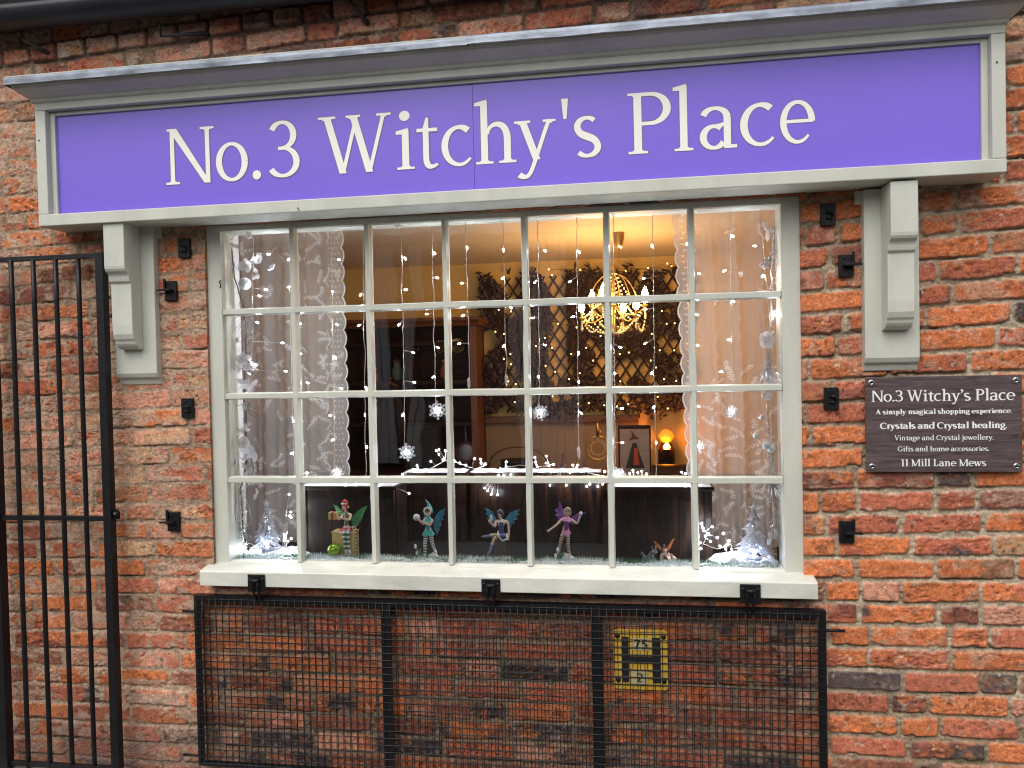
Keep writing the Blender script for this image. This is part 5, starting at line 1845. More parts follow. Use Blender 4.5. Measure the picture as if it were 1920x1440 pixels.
garland([(1452, 420), (1448, 500), (1446, 580), (1443, 650), (1444, 720), (1446, 800), (1447, 880), (1449, 950), (1455, 1020)],
        [('leaves', 1440, 430, .030), ('berries', 1440, 480, .012), ('berries', 1434, 500, .010), ('leaves', 1392, 512, .022), ('flower', 1436, 640, .034), ('leaves', 1444, 625, .034), ('strands', 1440, 660, .10), ('leaves', 1436, 712, .040), ('spray', 1438, 690, .06), ('leaves', 1430, 742, .030), ('bauble', 1428, 782, .009), ('bauble', 1417, 817, .010), ('bauble', 1437, 835, .015), ('bauble', 1446, 841, .015), ('berries', 1446, 900, .008), ('strands', 1448, 850, .11), ('spray', 1446, 900, .06), ('strands', 1452, 950, .11), ('leaves', 1446, 1010, .028)],
        'silver twig garland down the right side of the window', 2)

# ------------------------------------------------------------------ clear acrylic trees on white fleece
def fleece(x0, x1, label, h, seed):
    nx, ny = 40, 24
    vs, fs = [], []
    for i in range(nx + 1):
        for j in range(ny + 1):
            x, y = x0 + (x1 - x0) * i / nx, .06 + .145 * j / ny
            e = min(1, i / 5, (nx - i) / 5, j / 4 + .1)
            vs.append((x, y, ZB + .002 + e * h * (.55 + .6 * mnoise.noise((x * 9, y * 12, seed)) + .25 * mnoise.noise((x * 30, y * 30, seed)))))
    for i in range(nx):
        for j in range(ny):
            k = i * (ny + 1) + j
            fs.append((k, k + ny + 1, k + ny + 2, k + 1))
    tag(MB().add(vs, fs).build('snow_drift', SNOW, smooth=True), label, 'snow cover', 'fleece drifts at the window ends')
fleece(-.995, -.74, 'white fleece drift under the left glass tree', .035, 3)
fleece(.76, 1.01, 'white fleece drift under the right glass tree', .050, 5)
ACR = sheer('clear_acrylic', (.86, .88, .97), .42, gloss=.55, rough=.08, transl=.6)
def acrylic_tree(px, ytop, ybase, wpx, label, seed):
    Y = .115
    top, base = P(px, ytop, Y), P(px, ybase, Y)
    h = top.z - base.z
    rw = wpx / 2 / 1442 * (Y + 2.667)
    t = thing('acrylic_tree', label, 'tree ornament', (base.x, Y, base.z), 'clear acrylic trees in the window')
    rnd = random.Random(seed)
    x, y = base.x, Y
    part(MB().lathe([(.026, base.z - .012), (.026, base.z + .006), (.018, base.z + .010)], (x, y, 0), 20), 'base', mat('tree_base_silver', (.5, .5, .55), .2, metal=.8), t)
    part(MB().tube([(x, y, base.z + .010), (x, y, top.z - .012)], [.006, .003], 8), 'trunk', ACR, t)
    mb = MB()
    nt_ = 9
    for k in range(nt_):
        u = k / (nt_ - 1)
        z = base.z + .018 + (h - .030) * u
        r = rw * (1.02 - .88 * u)
        nb = int(18 - 9 * u)
        for i in range(nb):
            a = 2 * math.pi * (i + rnd.random() * .7) / nb
            d = Vector((math.cos(a), math.sin(a) * .8, 0))
            c = Vector((x, y, z + .018 * (1 - u * .5)))
            L = r * (.85 + .3 * rnd.random())
            e = c + d * L + Vector((0, 0, -.022 - .010 * rnd.random() + .018 * (rnd.random() < .25)))
            s = Vector((-d.y, d.x, 0)) * (.006 + .005 * rnd.random())
            m = c.lerp(e, .55) + Vector((0, 0, .007))
            lo = c.lerp(e, .55) + Vector((0, 0, -.006))
            mb.add([c, m + s, m - s, lo, e], [(0, 1, 2), (1, 4, 2), (0, 3, 1), (0, 2, 3), (1, 3, 4), (2, 4, 3)])
    part(mb, 'branches', ACR, t)
    mb = MB()
    st_ = []
    for i in range(10):
        a = math.pi / 2 + math.pi * i / 5
        r = .019 if i % 2 == 0 else .007
        st_.append((x + r * math.cos(a), top.z + r * math.sin(a) - .004))
    n = 10
    vs = [(a, y, b) for a, b in st_] + [(x, y - .006, top.z - .004), (x, y + .006, top.z - .004)]
    mb.add(vs, [(i, (i + 1) % n, 10) for i in range(n)] + [((i + 1) % n, i, 11) for i in range(n)])
    part(mb, 'star', ICE, t)
    part(MB().ball((x, y - .002, base.z + .025), .007, 8, 6), 'led', emat('tree_led', (.60, .70, 1.0), 160), t, smooth=True)
acrylic_tree(501, 942, 1030, 62, 'clear acrylic Christmas tree with star at the left end of the window', 3)
acrylic_tree(1414, 950, 1048, 76, 'clear acrylic Christmas tree with star at the right end of the window', 8)

# ------------------------------------------------------------------ artificial grass with snow along the sill
GRS = mat('plastic_grass', (.06, .19, .08), .6, var=.6, vs=30)
GRT = mat('frosted_grass', (.84, .90, .90), .7)
rnd = random.Random(9)
mb = MB()
for _ in range(15000):
    x = -.985 + 1.985 * rnd.random()
    y = .038 + .062 * rnd.random()
    sn = mnoise.noise((x * 7, y * 14, 2.2)) + .4 * mnoise.noise((x * 30, y * 30, 2.2)) + .08
    h = .010 + .014 * rnd.random() + .004 * mnoise.noise((x * 12, 3, 1))
    a = rnd.random() * 6.28
    s = Vector((math.cos(a), math.sin(a), 0)) * .0011
    b = Vector((x, y, ZB + .0105))
    e = b + Vector((rnd.gauss(0, .005), rnd.gauss(-.001, .005), h))
    mb.add([b - s, b + s, e], [(0, 1, 2)], 1 if sn > rnd.gauss(.06, .22) else 0)
mb.box(-.985, 1.0, .036, .102, ZB + .0005, ZB + .011, 0)
for _ in range(120):
    x = -.96 + 1.94 * rnd.random()
    n = rnd.randint(4, 11)
    yy = .042 + .02 * rnd.random()
    for k in range(n):
        mb.ball((x + k * .008, yy + rnd.gauss(0, .005), ZB + .014 + rnd.gauss(0, .002)), .0055 + .003 * rnd.random(), 6, 4, 1, sc=(1.6, 1, .7))
struct(mb.build('grass_matting', [GRS, GRT]), 'stuff')

# ------------------------------------------------------------------ fairy figurines
SKIN = mat('resin_skin', (.74, .52, .40), .4)
def hexm(name, c, rough=.45):
    return mat(name, c, rough, var=.18, vs=60)
BLK = mat('painted_eye', (.01, .01, .012), .3)
LIPM = mat('painted_lips', (.45, .08, .08), .4)
def body_mesh(J, root, skin, name='body'):
    """one continuous skinned figure: J maps joint -> (vector, radius)"""
    keys, edges = list(J), []
    links = [('pelvis', 'waist'), ('waist', 'chest'), ('chest', 'neck'), ('neck', 'chin'), ('chin', 'crown')]
    for s in 'LR':
        links += [('chest', 'shoulder' + s), ('shoulder' + s, 'elbow' + s), ('elbow' + s, 'wrist' + s), ('wrist' + s, 'palm' + s), ('pelvis', 'hip' + s), ('hip' + s, 'knee' + s), ('knee' + s, 'ankle' + s), ('ankle' + s, 'toe' + s)]
        links += [('palm' + s, 'f%d' % i + s) for i in range(5)]
    for s in 'LR':
        wv, pv = J['wrist' + s][0], J['palm' + s][0]
        d = (pv - wv).normalized()
        o = d.cross(Vector((.3, 1, .2))).normalized()
        sc = J['palm' + s][1] / .0032
        for i in range(5):
            off = (-.0024 + .0016 * i) if i < 4 else .0034
            L = (.0068, .0078, .0074, .0060)[i] if i < 4 else .0042
            J['f%d' % i + s] = (pv + o * off * sc * 1.1 + d * L * sc + Vector((0, -.0012 * (i % 2), 0)), .0008 * sc)
    keys = list(J)
    me = bpy.data.meshes.new(name)
    L0 = Vector(WLOC(root))
    me.from_pydata([tuple(J[k][0] - L0) for k in keys], [(keys.index(a), keys.index(b)) for a, b in links if a in J and b in J], [])
    o = bpy.data.objects.new(name, me)
    COL.objects.link(o)
    o.parent = root
    _ORG[o.name] = tuple(L0)
    o.modifiers.new('skin', 'SKIN')
    lay = me.skin_vertices[0].data
    for i, k in enumerate(keys):
        lay[i].radius = (J[k][1], J[k][1])
    lay[0].use_root = True
    o.modifiers['skin'].use_smooth_shade = True
    b = o.modifiers.new('sub', 'SUBSURF')
    b.levels = b.render_levels = 2
    me.materials.append(skin)
    return o
def face(body, head, fwd, r, hairm, hood=None):
    """eyes, nose, mouth and ears set on the head"""
    f = Vector(fwd).normalized()
    s = Vector((0, 0, 1)).cross(f).normalized()
    u = f.cross(s)
    for k in (-1, 1):
        part(MB().ball(head + f * r * .86 + s * k * r * .34 + u * r * .05, r * .15, 8, 6), 'eye', BLK, body, smooth=True)
        part(MB().ball(head + s * k * r * .92 - f * r * .05, r * .2, 8, 6, sc=(.6, .8, 1.5)), 'ear', SKIN, body, smooth=True)
    part(MB().ball(head + f * r * 1.0 - u * r * .16, r * .14, 8, 6), 'nose', SKIN, body, smooth=True)
    part(MB().ball(head + f * r * .88 - u * r * .45, r * .16, 8, 6, sc=(1.3, .5, .5)), 'mouth', LIPM, body, smooth=True)
def hair(body, head, fwd, r, m, length):
    f = Vector(fwd).normalized()
    mb = MB()
    rnd = random.Random(3)
    mb.ball(head - f * r * .22 + Vector((0, 0, r * .12)), r * 1.08, 14, 9)
    s = Vector((0, 0, 1)).cross(f).normalized()
    for i in range(16):
        a = -1 + 2 * i / 15
        p0 = head + s * a * r * .95 - f * r * (.35 + .5 * (1 - a * a)) + Vector((0, 0, r * .25))
        mb.tube([p0, p0 + Vector((a * .002, .001, -length * .45)), p0 + Vector((a * .004 + rnd.gauss(0, .001), .002, -length))], [r * .32, r * .30, r * .08], 6)
    return part(mb, 'hair', m, body, smooth=True)
def wing(mb, base, pts, depth, mi=0):
    """feathered wing: outline points relative to base (x,z), cupped backwards"""
    n = len(pts)
    vs = [Vector((base.x + x, base.y + .004 + depth * (x * x + z * z) ** .5, base.z + z)) for x, z in pts]
    cx = sum((v for v in vs), Vector()) / n
    cx.y += .003
    th = Vector((0, .0016, 0))
    al = [cx] + vs + [cx + th] + [v + th for v in vs]
    fs = [(0, 1 + i, 1 + (i + 1) % n) for i in range(n)] + [(n + 1, n + 2 + (i + 1) % n, n + 2 + i) for i in range(n)] + [(1 + i, n + 2 + i, n + 2 + (i + 1) % n, 1 + (i + 1) % n) for i in range(n)]
    mb.add(al, fs, mi)
    for i in range(0, n, 2):
        mb.tube([base + Vector((0, .003, 0)), vs[i] - Vector((0, .001, 0))], [.0014, .0005], 4, mi)
    return mb
def stocking(body, J, s, mats, r0, r1, n=14, foot=True):
    a, b, c = J['hip' + s][0], J['knee' + s][0], J['ankle' + s][0]
    pts, rs, mi = [], [], []
    for i in range(n + 1):
        u = i / n
        p = a.lerp(b, .25 + .75 * u * 2) if u < .5 else b.lerp(c, (u - .5) * 2)
        pts.append(p)
        rs.append(r0 + (r1 - r0) * u + .0008 + .0016 * (1 - u))
        mi.append(i % 2)
    o = MB().tube(pts, rs, 10, mis=mi)
    part(o, 'stocking', mats, body, smooth=True)
    if foot:
        t = J['toe' + s][0]
        part(MB().tube([c + Vector((0, 0, .006)), c, c.lerp(t, .6), t + (t - c) * .4], [.0056, .0056, .0050, .0016], 8), 'shoe', mats[0], body, smooth=True)
def skirt(body, c, r0, r1, h, m, name='skirt', wav=9, amp=.12):
    n, k = 36, 6
    vs, fs = [], []
    for j in range(k + 1):
        u = j / k
        for i in range(n):
            a = 2 * math.pi * i / n
            r = (r0 + (r1 - r0) * u ** .8) * (1 + amp * u * math.sin(a * wav))
            vs.append((c.x + r * math.cos(a), c.y + r * math.sin(a) * .8, c.z - h * u + .002 * u * math.sin(a * wav * .5)))
    for j in range(k):
        for i in range(n):
            fs.append((j * n + i, j * n + (i + 1) % n, (j + 1) * n + (i + 1) % n, (j + 1) * n + i))
    return part(MB().add(vs, fs), name, m, body, smooth=True)
FYY = .115
def V(px, py, dy=0.):
    return P(px, py, FYY + dy)
def joints(**k):
    rad = dict(pelvis=.0102, waist=.0082, chest=.0098, neck=.0044, chin=.0080, crown=.0092, shoulder=.0056, elbow=.0046, wrist=.0036, palm=.0040, hip=.0078, knee=.0060, ankle=.0046, toe=.0040)
    out = {}
    for n, v in k.items():
        b = n.rstrip('LR') if n[-1] in 'LR' else n
        out[n] = (V(*v), rad[b])
    order = ['pelvis'] + [n for n in out if n != 'pelvis']
    return {n: out[n] for n in order}
TEALW = mat('teal_wing', (.05, .30, .40), .4, var=.5, vs=35, col2=(.03, .10, .22))
PURW = mat('purple_wing', (.26, .09, .38), .4, var=.5, vs=35, col2=(.12, .04, .20))
GRNW = mat('green_wing', (.09, .36, .12), .4, var=.5, vs=35, col2=(.03, .14, .06))
ORGW = mat('orange_wing', (.70, .24, .06), .4, var=.4, vs=40, col2=(.36, .10, .04))
FUR = mat('white_fur_trim', (.80, .78, .74), .9, bump=.8, bs=200)
TEAL = hexm('teal_cloth', (.04, .40, .36))
WHT = hexm('white_stocking', (.80, .78, .76))
GREY = hexm('grey_stripe', (.16, .16, .18))
BLUE = hexm('navy_cloth', (.06, .085, .25))
BOOT = hexm('slate_boot', (.17, .20, .32))
PINK = hexm('pink_cloth', (.72, .30, .55))
PLUM = hexm('plum_cloth', (.22, .05, .22))
TANS = hexm('tan_stripe', (.78, .58, .42))
MARS = hexm('maroon_stripe', (.08, .03, .05))
REDC = hexm('red_cloth', (.55, .03, .03))
YELB = hexm('gold_box', (.74, .55, .20), .4)
GRNC = hexm('green_cloth', (.09, .20, .08))
def snow_base(t, x, y, z, r, h, seed):
    nx = 16
    vs, fs = [], []
    for j in range(6):
        u = j / 5
        for i in range(nx):
            a = 2 * math.pi * i / nx
            rr_ = r * (1 - u ** 1.6) * (1 + .25 * mnoise.noise((math.cos(a) * 2, math.sin(a) * 2, seed)))
            vs.append((x + rr_ * math.cos(a), y + rr_ * math.sin(a) * .55, z + h * u * (1 + .3 * mnoise.noise((math.cos(a), math.sin(a), seed + 2)))))
    for j in range(5):
        for i in range(nx):
            fs.append((j * nx + i, j * nx + (i + 1) % nx, (j + 1) * nx + (i + 1) % nx, (j + 1) * nx + i))
    part(MB().add(vs, fs), 'snow_base', SNOW, t, smooth=True)
def snowdrop(t, px, py, hpx, dy=-.012):
    base, top = V(px, py, dy), V(px - 6, py - hpx, dy)
    mb = MB()
    for i in range(6):
        e = base + Vector((.010 * (i - 2.5) / 2.5, -.002 * i, (base - top).length * (.55 + .12 * (i % 3))))
        mb.tube([base, base.lerp(e, .5) + Vector((.002 * (i - 2.5), 0, 0)), e], [.0018, .0026, .0005], 5)
    mb.tube([base, top], .0010, 5)
    part(mb, 'snowdrop_leaves', GRNC, t, smooth=True)
    part(MB().lathe([(.001, .004), (.0052, -.001), (.0058, -.008), (.0034, -.014), (.0008, -.013)], top, 10), 'snowdrop_flower', PRL, t, smooth=True)

# 1: green-winged fairy in a santa hat on a gold gift box
ft = thing('fairy_figurine', 'green-winged fairy figurine in santa hat seated on a gold gift box', 'figurine', tuple(V(646, 1044)), 'fairy figurines in the window')
b0, b1 = V(624, 1042), V(664, 997)
part(MB().box(b0.x, b1.x, FYY - .004, FYY + .05, ZB + .002, b1.z - .006), 'gift_box', YELB, ft, bevel=.001)
part(MB().box(b0.x - .002, b1.x + .002, FYY - .006, FYY + .052, b1.z - .0055, b1.z), 'box_lid', YELB, ft, bevel=.001)
zl = b1.z
J = joints(pelvis=(650, 990, .012), waist=(650, 978, .012), chest=(651, 966, .010), neck=(648, 957, .008), chin=(645, 952, .004), crown=(645, 944, .006),
           shoulderL=(659, 965, .012), elbowL=(655, 975, -.008), wristL=(642, 972, -.020), palmL=(638, 970, -.022), shoulderR=(643, 965, .008), elbowR=(637, 974, -.008), wristR=(632, 972, -.020), palmR=(629, 968, -.022),
           hipL=(654, 993, .006), kneeL=(652, 1000, -.022), ankleL=(654, 1030, -.020), toeL=(657, 1038, -.026), hipR=(646, 993, .006), kneeR=(645, 1000, -.022), ankleR=(648, 1030, -.022), toeR=(650, 1040, -.028))
bd = body_mesh(J, ft, SKIN)
hd = J['crown'][0].lerp(J['chin'][0], .4)
face(bd, hd, (-.6, -1, 0), .0095, None)
hair(bd, hd, (-.6, -1, 0), .0095, REDC, .030)
part(MB().lathe([(.0118, 0), (.0122, .004), (.0105, .005)], hd + Vector((0, .001, .004)), 16), 'hat_trim', FUR, bd, smooth=True)
part(MB().tube([hd + Vector((0, .001, .007)), hd + Vector((.003, .004, .015)), hd + Vector((.010, .006, .010)), hd + Vector((.014, .006, -.004))], [.0108, .0085, .0055, .0025], 12), 'santa_hat', REDC, bd, smooth=True)
part(MB().ball(hd + Vector((.0145, .006, -.008)), .0042, 8, 6), 'hat_bobble', FUR, bd, smooth=True)
part(MB().tube([J['pelvis'][0] + Vector((0, 0, -.002)), J['waist'][0], J['chest'][0], J['neck'][0] - Vector((0, 0, .004))], [.0115, .0088, .0104, .0062], 14), 'bodice', GRNC, bd, smooth=True)
skirt(bd, J['pelvis'][0] + Vector((0, -.006, .004)), .012, .026, .014, REDC)
skirt(bd, J['pelvis'][0] + Vector((0, -.006, -.009)), .026, .027, .005, FUR, 'skirt_trim')
for s in 'LR':
    stocking(bd, J, s, [WHT, hexm('green_stripe', (.02, .12, .07))], .0062, .0050, 14)
    e = J['elbow' + s][0]
mb = MB()
cb = V(637, 967)
wv = [(0, 0), (.012, .016), (.028, .034), (.048, .046), (.066, .052), (.058, .036), (.050, .022), (.046, .006), (.036, -.010), (.026, -.024), (.014, -.030), (.004, -.020)]
part(wing(MB(), V(657, 975, .018), [(x * .95, z * 1.0) for x, z in wv], .18), 'wing', GRNW, bd)
part(wing(MB(), V(648, 970, .018), [(-x * .85, z * .80 + .004) for x, z in wv[:8]], .22)
     , 'wing', GRNW, bd)
g0 = V(637, 966)
part(MB().box(V(622, 970).x, V(637, 970).x, FYY - .034, FYY - .010, V(630, 971).z, V(630, 958).z), 'gift', YELB, ft, bevel=.001)
part(MB().box(V(628, 970).x, V(631, 970).x, FYY - .0348, FYY - .0095, V(630, 971).z - .0005, V(630, 958).z + .0008), 'gift_ribbon', REDC, ft)
for s_, yy in ((667, -.004), (662, .03)):
    a, b = V(s_, 1043, yy), V(s_, 990, yy)
    pts = [a.lerp(b, i / 16) for i in range(17)]
    pts += [b + Vector((-.006 + .006 * math.cos(q), -.0, .006 * math.sin(q))) for q in (.6, 1.3, 2.0, 2.8, 3.4)]
    part(MB().tube(pts, .0030, 7, mis=[i % 2 for i in range(len(pts))]), 'candy_cane', [REDC, PRL], ft, smooth=True)
bp_ = V(627, 1031, -.03)
bb = thing('bauble', 'shiny green bauble beside the gold gift box', 'bauble', (bp_.x, bp_.y, bp_.z - .026))
part(MB().ball(bp_, .0265, 24, 16), 'globe', mat('lime_metallic', (.25, .42, .03), .22, metal=.6, var=.2, vs=50), bb, smooth=True)
part(MB().lathe([(.006, .0262), (.006, .031), (.003, .032)], bp_, 12), 'cap', GOLD, bb)

# 2: teal hooded fairy holding a snowball
ft = thing('fairy_figurine', 'teal fairy figurine in pointed fur-trimmed hood holding a snowball', 'figurine', tuple(V(806, 1046)), 'fairy figurines in the window')
J = joints(pelvis=(803, 994), waist=(803, 985), chest=(803, 975), neck=(804, 966), chin=(803, 962, -.003), crown=(803, 954, -.001),
           shoulderL=(811, 975, .004), elbowL=(806, 985, -.012), wristL=(795, 980, -.020), palmL=(790, 977, -.022), shoulderR=(796, 974, .002), elbowR=(795, 984, -.012), wristR=(788, 978, -.020), palmR=(785, 974, -.022),
           hipL=(807, 999), kneeL=(810, 1017, -.003), ankleL=(815, 1032), toeL=(818, 1036, -.010), hipR=(799, 999), kneeR=(797, 1020, -.003), ankleR=(797, 1040), toeR=(796, 1044, -.010))
bd = body_mesh(J, ft, SKIN)
hd = V(803, 958, -.002)
face(bd, hd, (-.35, -1, -.1), .0095, None)
hair(bd, hd, (-.35, -1, 0), .0090, mat('dark_hair', (.10, .06, .045), .5), .018)
part(MB().tube([hd + Vector((.0025, .009, -.010)), hd + Vector((.002, .009, 0)), hd + Vector((.001, .007, .009)), hd + Vector((.002, .004, .019)), hd + Vector((-.001, .002, .030)), hd + Vector((-.010, .002, .042))], [.0120, .0130, .0118, .0065, .0030, .0008], 16), 'hood', TEAL, bd, smooth=True)
ringp = [hd + Vector((-.002, -.004, 0)) + Vector((.0122 * math.cos(q), -.001, .0135 * math.sin(q))) for q in [2 * math.pi * i / 20 for i in range(21)]]
part(MB().tube(ringp, .0034, 7), 'fur_trim', FUR, bd, smooth=True)
part(MB().tube([J['pelvis'][0], J['waist'][0], J['chest'][0], J['neck'][0] - Vector((0, 0, .003))], [.0110, .0086, .0108, .0065], 14), 'bodice', TEAL, bd, smooth=True)
skirt(bd, J['chest'][0] + Vector((0, 0, .008)), .007, .0175, .014, FUR, 'cape_trim', 5, .05)
skirt(bd, J['chest'][0] + Vector((0, 0, .009)), .0072, .0172, .012, TEAL, 'cape', 5, .05)
skirt(bd, J['pelvis'][0] + Vector((0, 0, .006)), .0095, .0225, .024, TEAL)
for s in 'LR':
    stocking(bd, J, s, [WHT, GREY], .0058, .0044, 15)
wv = [(0, 0), (.010, .020), (.024, .036), (.046, .044), (.038, .034), (.044, .026), (.034, .018), (.040, .006), (.028, .002), (.032, -.014), (.022, -.016), (.022, -.034), (.012, -.026), (.014, -.048), (.004, -.030)]
part(wing(MB(), V(811, 979, .012), [(x * .98, z * 1.08) for x, z in wv], .25), 'wing', TEALW, bd)
part(wing(MB(), V(800, 978, .016), [(-x * .35, z * .7) for x, z in wv], .55), 'wing', TEALW, bd)
part(MB().ball(V(781, 970, -.02), .0128, 14, 10), 'snowball', SNOW, ft, smooth=True)
snow_base(ft, V(812, 1040).x, FYY, ZB + .010, .026, .022, 1)
snowdrop(ft, 785, 1044, 22)
snowdrop(ft, 788, 1046, 12)

# 3: blue-dressed fairy sitting on a stump with a white bird
ft = thing('fairy_figurine', 'blue-dressed fairy figurine sitting on a tree stump with a white bird', 'figurine', tuple(V(936, 1048)), 'fairy figurines in the window')
J = joints(pelvis=(940, 1004, .008), waist=(940, 993, .008), chest=(940, 979, .006), neck=(938, 970, .004), chin=(937, 965, .000), crown=(937, 957, .003),
           shoulderL=(952, 978, .006), elbowL=(954, 993, .004), wristL=(954, 1004, -.004), palmL=(953, 1009, -.006), shoulderR=(929, 977, .004), elbowR=(929, 988, -.010), wristR=(922, 983, -.020), palmR=(919, 979, -.022),
           hipL=(945, 1006, .002), kneeL=(928, 1002, -.028), ankleL=(912, 1006, -.024), toeL=(905, 1006, -.022), hipR=(935, 1006, .002), kneeR=(926, 1010, -.022), ankleR=(919, 1034, -.018), toeR=(914, 1041, -.026))
bd = body_mesh(J, ft, SKIN)
hd = V(937, 961, .001)
face(bd, hd, (-.25, -1, 0), .0098, None)
hair(bd, hd, (-.25, -1, 0), .0098, mat('blue_black_hair', (.05, .05, .085), .45), .022)
part(MB().tube([J['pelvis'][0] + Vector((0, -.004, -.004)), J['waist'][0], J['chest'][0] - Vector((0, 0, -.001)), J['chest'][0] + Vector((0, 0, .006))], [.0140, .0090, .0112, .0100], 14), 'bodice', BLUE, bd, smooth=True)
part(MB().tube([J['shoulderR'][0] + Vector((-.002, 0, -.004)), J['chest'][0] + Vector((0, -.0085, .004)), J['shoulderL'][0] + Vector((.002, 0, -.004))], .0042, 8), 'fur_collar', FUR, bd, smooth=True)
part(MB().tube([J['hipL'][0], J['hipL'][0].lerp(J['kneeL'][0], .55)], [.0115, .0085], 12).tube([J['hipR'][0], J['hipR'][0].lerp(J['kneeR'][0], .5)], [.0105, .0082], 12), 'skirt', BLUE, bd, smooth=True)
part(MB().tube([V(950, 1000, -.012), V(951, 1010, -.020), V(942, 1014, -.026), V(933, 1004, -.034), V(934, 996, -.024)], .0032, 7), 'skirt_trim', FUR, bd, smooth=True)
for s in 'LR':
    k, a_, t_ = J['knee' + s][0], J['ankle' + s][0], J['toe' + s][0]
    part(MB().tube([k.lerp(a_, .35), a_, a_.lerp(t_, .7), t_ + (t_ - a_) * .4], [.0062, .0052, .0046, .0012], 9), 'boot', BOOT, bd, smooth=True)
    part(MB().tube([k.lerp(a_, .33), k.lerp(a_, .42)], .0068, 9), 'boot_trim', FUR, bd, smooth=True)
part(MB().ball(J['neck'][0] + Vector((0, -.0075, -.006)), .0020, 8, 6), 'pendant', BLK, bd)
wv = [(0, 0), (.008, .014), (.020, .030), (.040, .038), (.052, .040), (.042, .030), (.050, .024), (.036, .018), (.044, .008), (.030, .006), (.034, -.008), (.022, -.006), (.022, -.020), (.010, -.010)]
part(wing(MB(), V(945, 979, .016), [(x * 1.12, z * 1.1) for x, z in wv], .18), 'wing', TEALW, bd)
part(wing(MB(), V(932, 979, .016), [(-x * .92, z * 1.2) for x, z in wv], .18), 'wing', TEALW, bd)
bc = V(921, 972, -.026)
part(MB().tube([bc + Vector((.0005, 0, -.013)), bc + Vector((0, 0, -.004)), bc + Vector((0, -.001, .005)), bc + Vector((-.001, -.002, .011)), bc + Vector((-.004, -.004, .012))], [.0018, .0062, .0056, .0042, .0008], 10), 'bird', PRL, ft, smooth=True)
st0, st1 = V(938, 1046, .004), V(940, 1008, .004)
prof = []
mb = MB()
n = 22
vs, fs = [], []
for j in range(7):
    u = j / 6
    for i in range(n):
        a = 2 * math.pi * i / n
        r = (.0215 - .0035 * u) * (1 + .10 * math.sin(a * 7 + u) + .06 * mnoise.noise((a, u * 4, 3)))
        vs.append((st0.x + .002 * u + r * math.cos(a), st0.y + r * math.sin(a), ZB + .004 + (st1.z - ZB - .004) * u))
for j in range(6):
    for i in range(n):
        fs.append((j * n + i, j * n + (i + 1) % n, (j + 1) * n + (i + 1) % n, (j + 1) * n + i))
fs.append(tuple(range(6 * n, 7 * n)))
part(mb.add(vs, fs), 'tree_stump', mat('grey_bark', (.085, .07, .06), .8, var=.5, vs=60), ft)
snow_base(ft, V(958, 1046).x - .006, FYY, ZB + .006, .016, .016, 4)
snow_base(ft, V(917, 1046).x, FYY - .02, ZB + .006, .020, .016, 5)

# 4: pink hooded fairy with arms spread
ft = thing('fairy_figurine', 'pink hooded fairy figurine with purple wings and striped stockings, arms spread', 'figurine', tuple(V(1058, 1050)), 'fairy figurines in the window')
J = joints(pelvis=(1061, 993), waist=(1062, 984), chest=(1063, 974), neck=(1064, 967), chin=(1064, 963, -.003), crown=(1064, 955, -.001),
           shoulderL=(1072, 975, .002), elbowL=(1082, 982, -.006), wristL=(1087, 970, -.010), palmL=(1089, 965, -.012), shoulderR=(1054, 973, .002), elbowR=(1044, 984, -.006), wristR=(1033, 992, -.010), palmR=(1030, 994, -.012),
           hipL=(1064, 1000), kneeL=(1065, 1019, -.004), ankleL=(1067, 1038), toeL=(1068, 1043, -.010), hipR=(1056, 1000), kneeR=(1051, 1017, -.006), ankleR=(1048, 1032), toeR=(1046, 1037, -.010))
bd = body_mesh(J, ft, SKIN)
hd = V(1064, 959, -.002)
face(bd, hd, (-.1, -1, 0), .0092, None)
hair(bd, hd, (-.1, -1, 0), .0088, mat('fair_hair', (.40, .30, .20), .5), .020)
part(MB().tube([hd + Vector((.001, .009, -.012)), hd + Vector((0, .010, 0)), hd + Vector((0, .009, .009)), hd + Vector((0, .008, .014))], [.0120, .0130, .0105, .003], 16), 'hood', PINK, bd, smooth=True)
ringp = [hd + Vector((0, -.002, -.001)) + Vector((.0118 * math.cos(q), -.001, .0140 * math.sin(q))) for q in [2 * math.pi * i / 20 for i in range(21)]]
part(MB().tube(ringp, .0026, 7), 'hood_trim', hexm('pale_pink_trim', (.60, .42, .40)), bd, smooth=True)
skirt(bd, J['chest'][0] + Vector((0, -.001, .011)), .007, .0200, .014, PINK, 'cape', 4, .08)
part(MB().tube([J['pelvis'][0], J['waist'][0], J['chest'][0], J['neck'][0] - Vector((0, 0, .003))], [.0108, .0086, .0106, .0065], 14), 'bodice', PLUM, bd, smooth=True)
skirt(bd, J['pelvis'][0] + Vector((0, 0, .005)), .0100, .0180, .022, PINK, 'skirt', 7, .06)
for s in 'LR':
    stocking(bd, J, s, [TANS, MARS], .0056, .0042, 17)
wl = [(0, 0), (-.006, .024), (-.018, .050), (-.026, .060), (-.024, .044), (-.030, .036), (-.042, .030), (-.030, .022), (-.040, .012), (-.026, .008), (-.030, -.006), (-.012, -.004)]
part(wing(MB(), V(1060, 974, .014), [(x * .95, z * 1.08) for x, z in wl], .2), 'wing', PURW, bd)
wr = [(0, 0), (.014, .014), (.034, .022), (.060, .024), (.048, .016), (.034, .006), (.022, -.010), (.014, -.024), (.004, -.018)]
part(wing(MB(), V(1068, 974, .014), [(x * .98, z * .95) for x, z in wr], .2), 'wing', PURW, bd)
part(MB().ball(V(1089, 962, -.016), .0062, 10, 8), 'snowball', SNOW, ft, smooth=True)
snow_base(ft, V(1060, 1046).x, FYY, ZB + .006, .045, .032, 7)
snowdrop(ft, 1052, 1048, 20, -.028)
snowdrop(ft, 1048, 1049, 10, -.030)

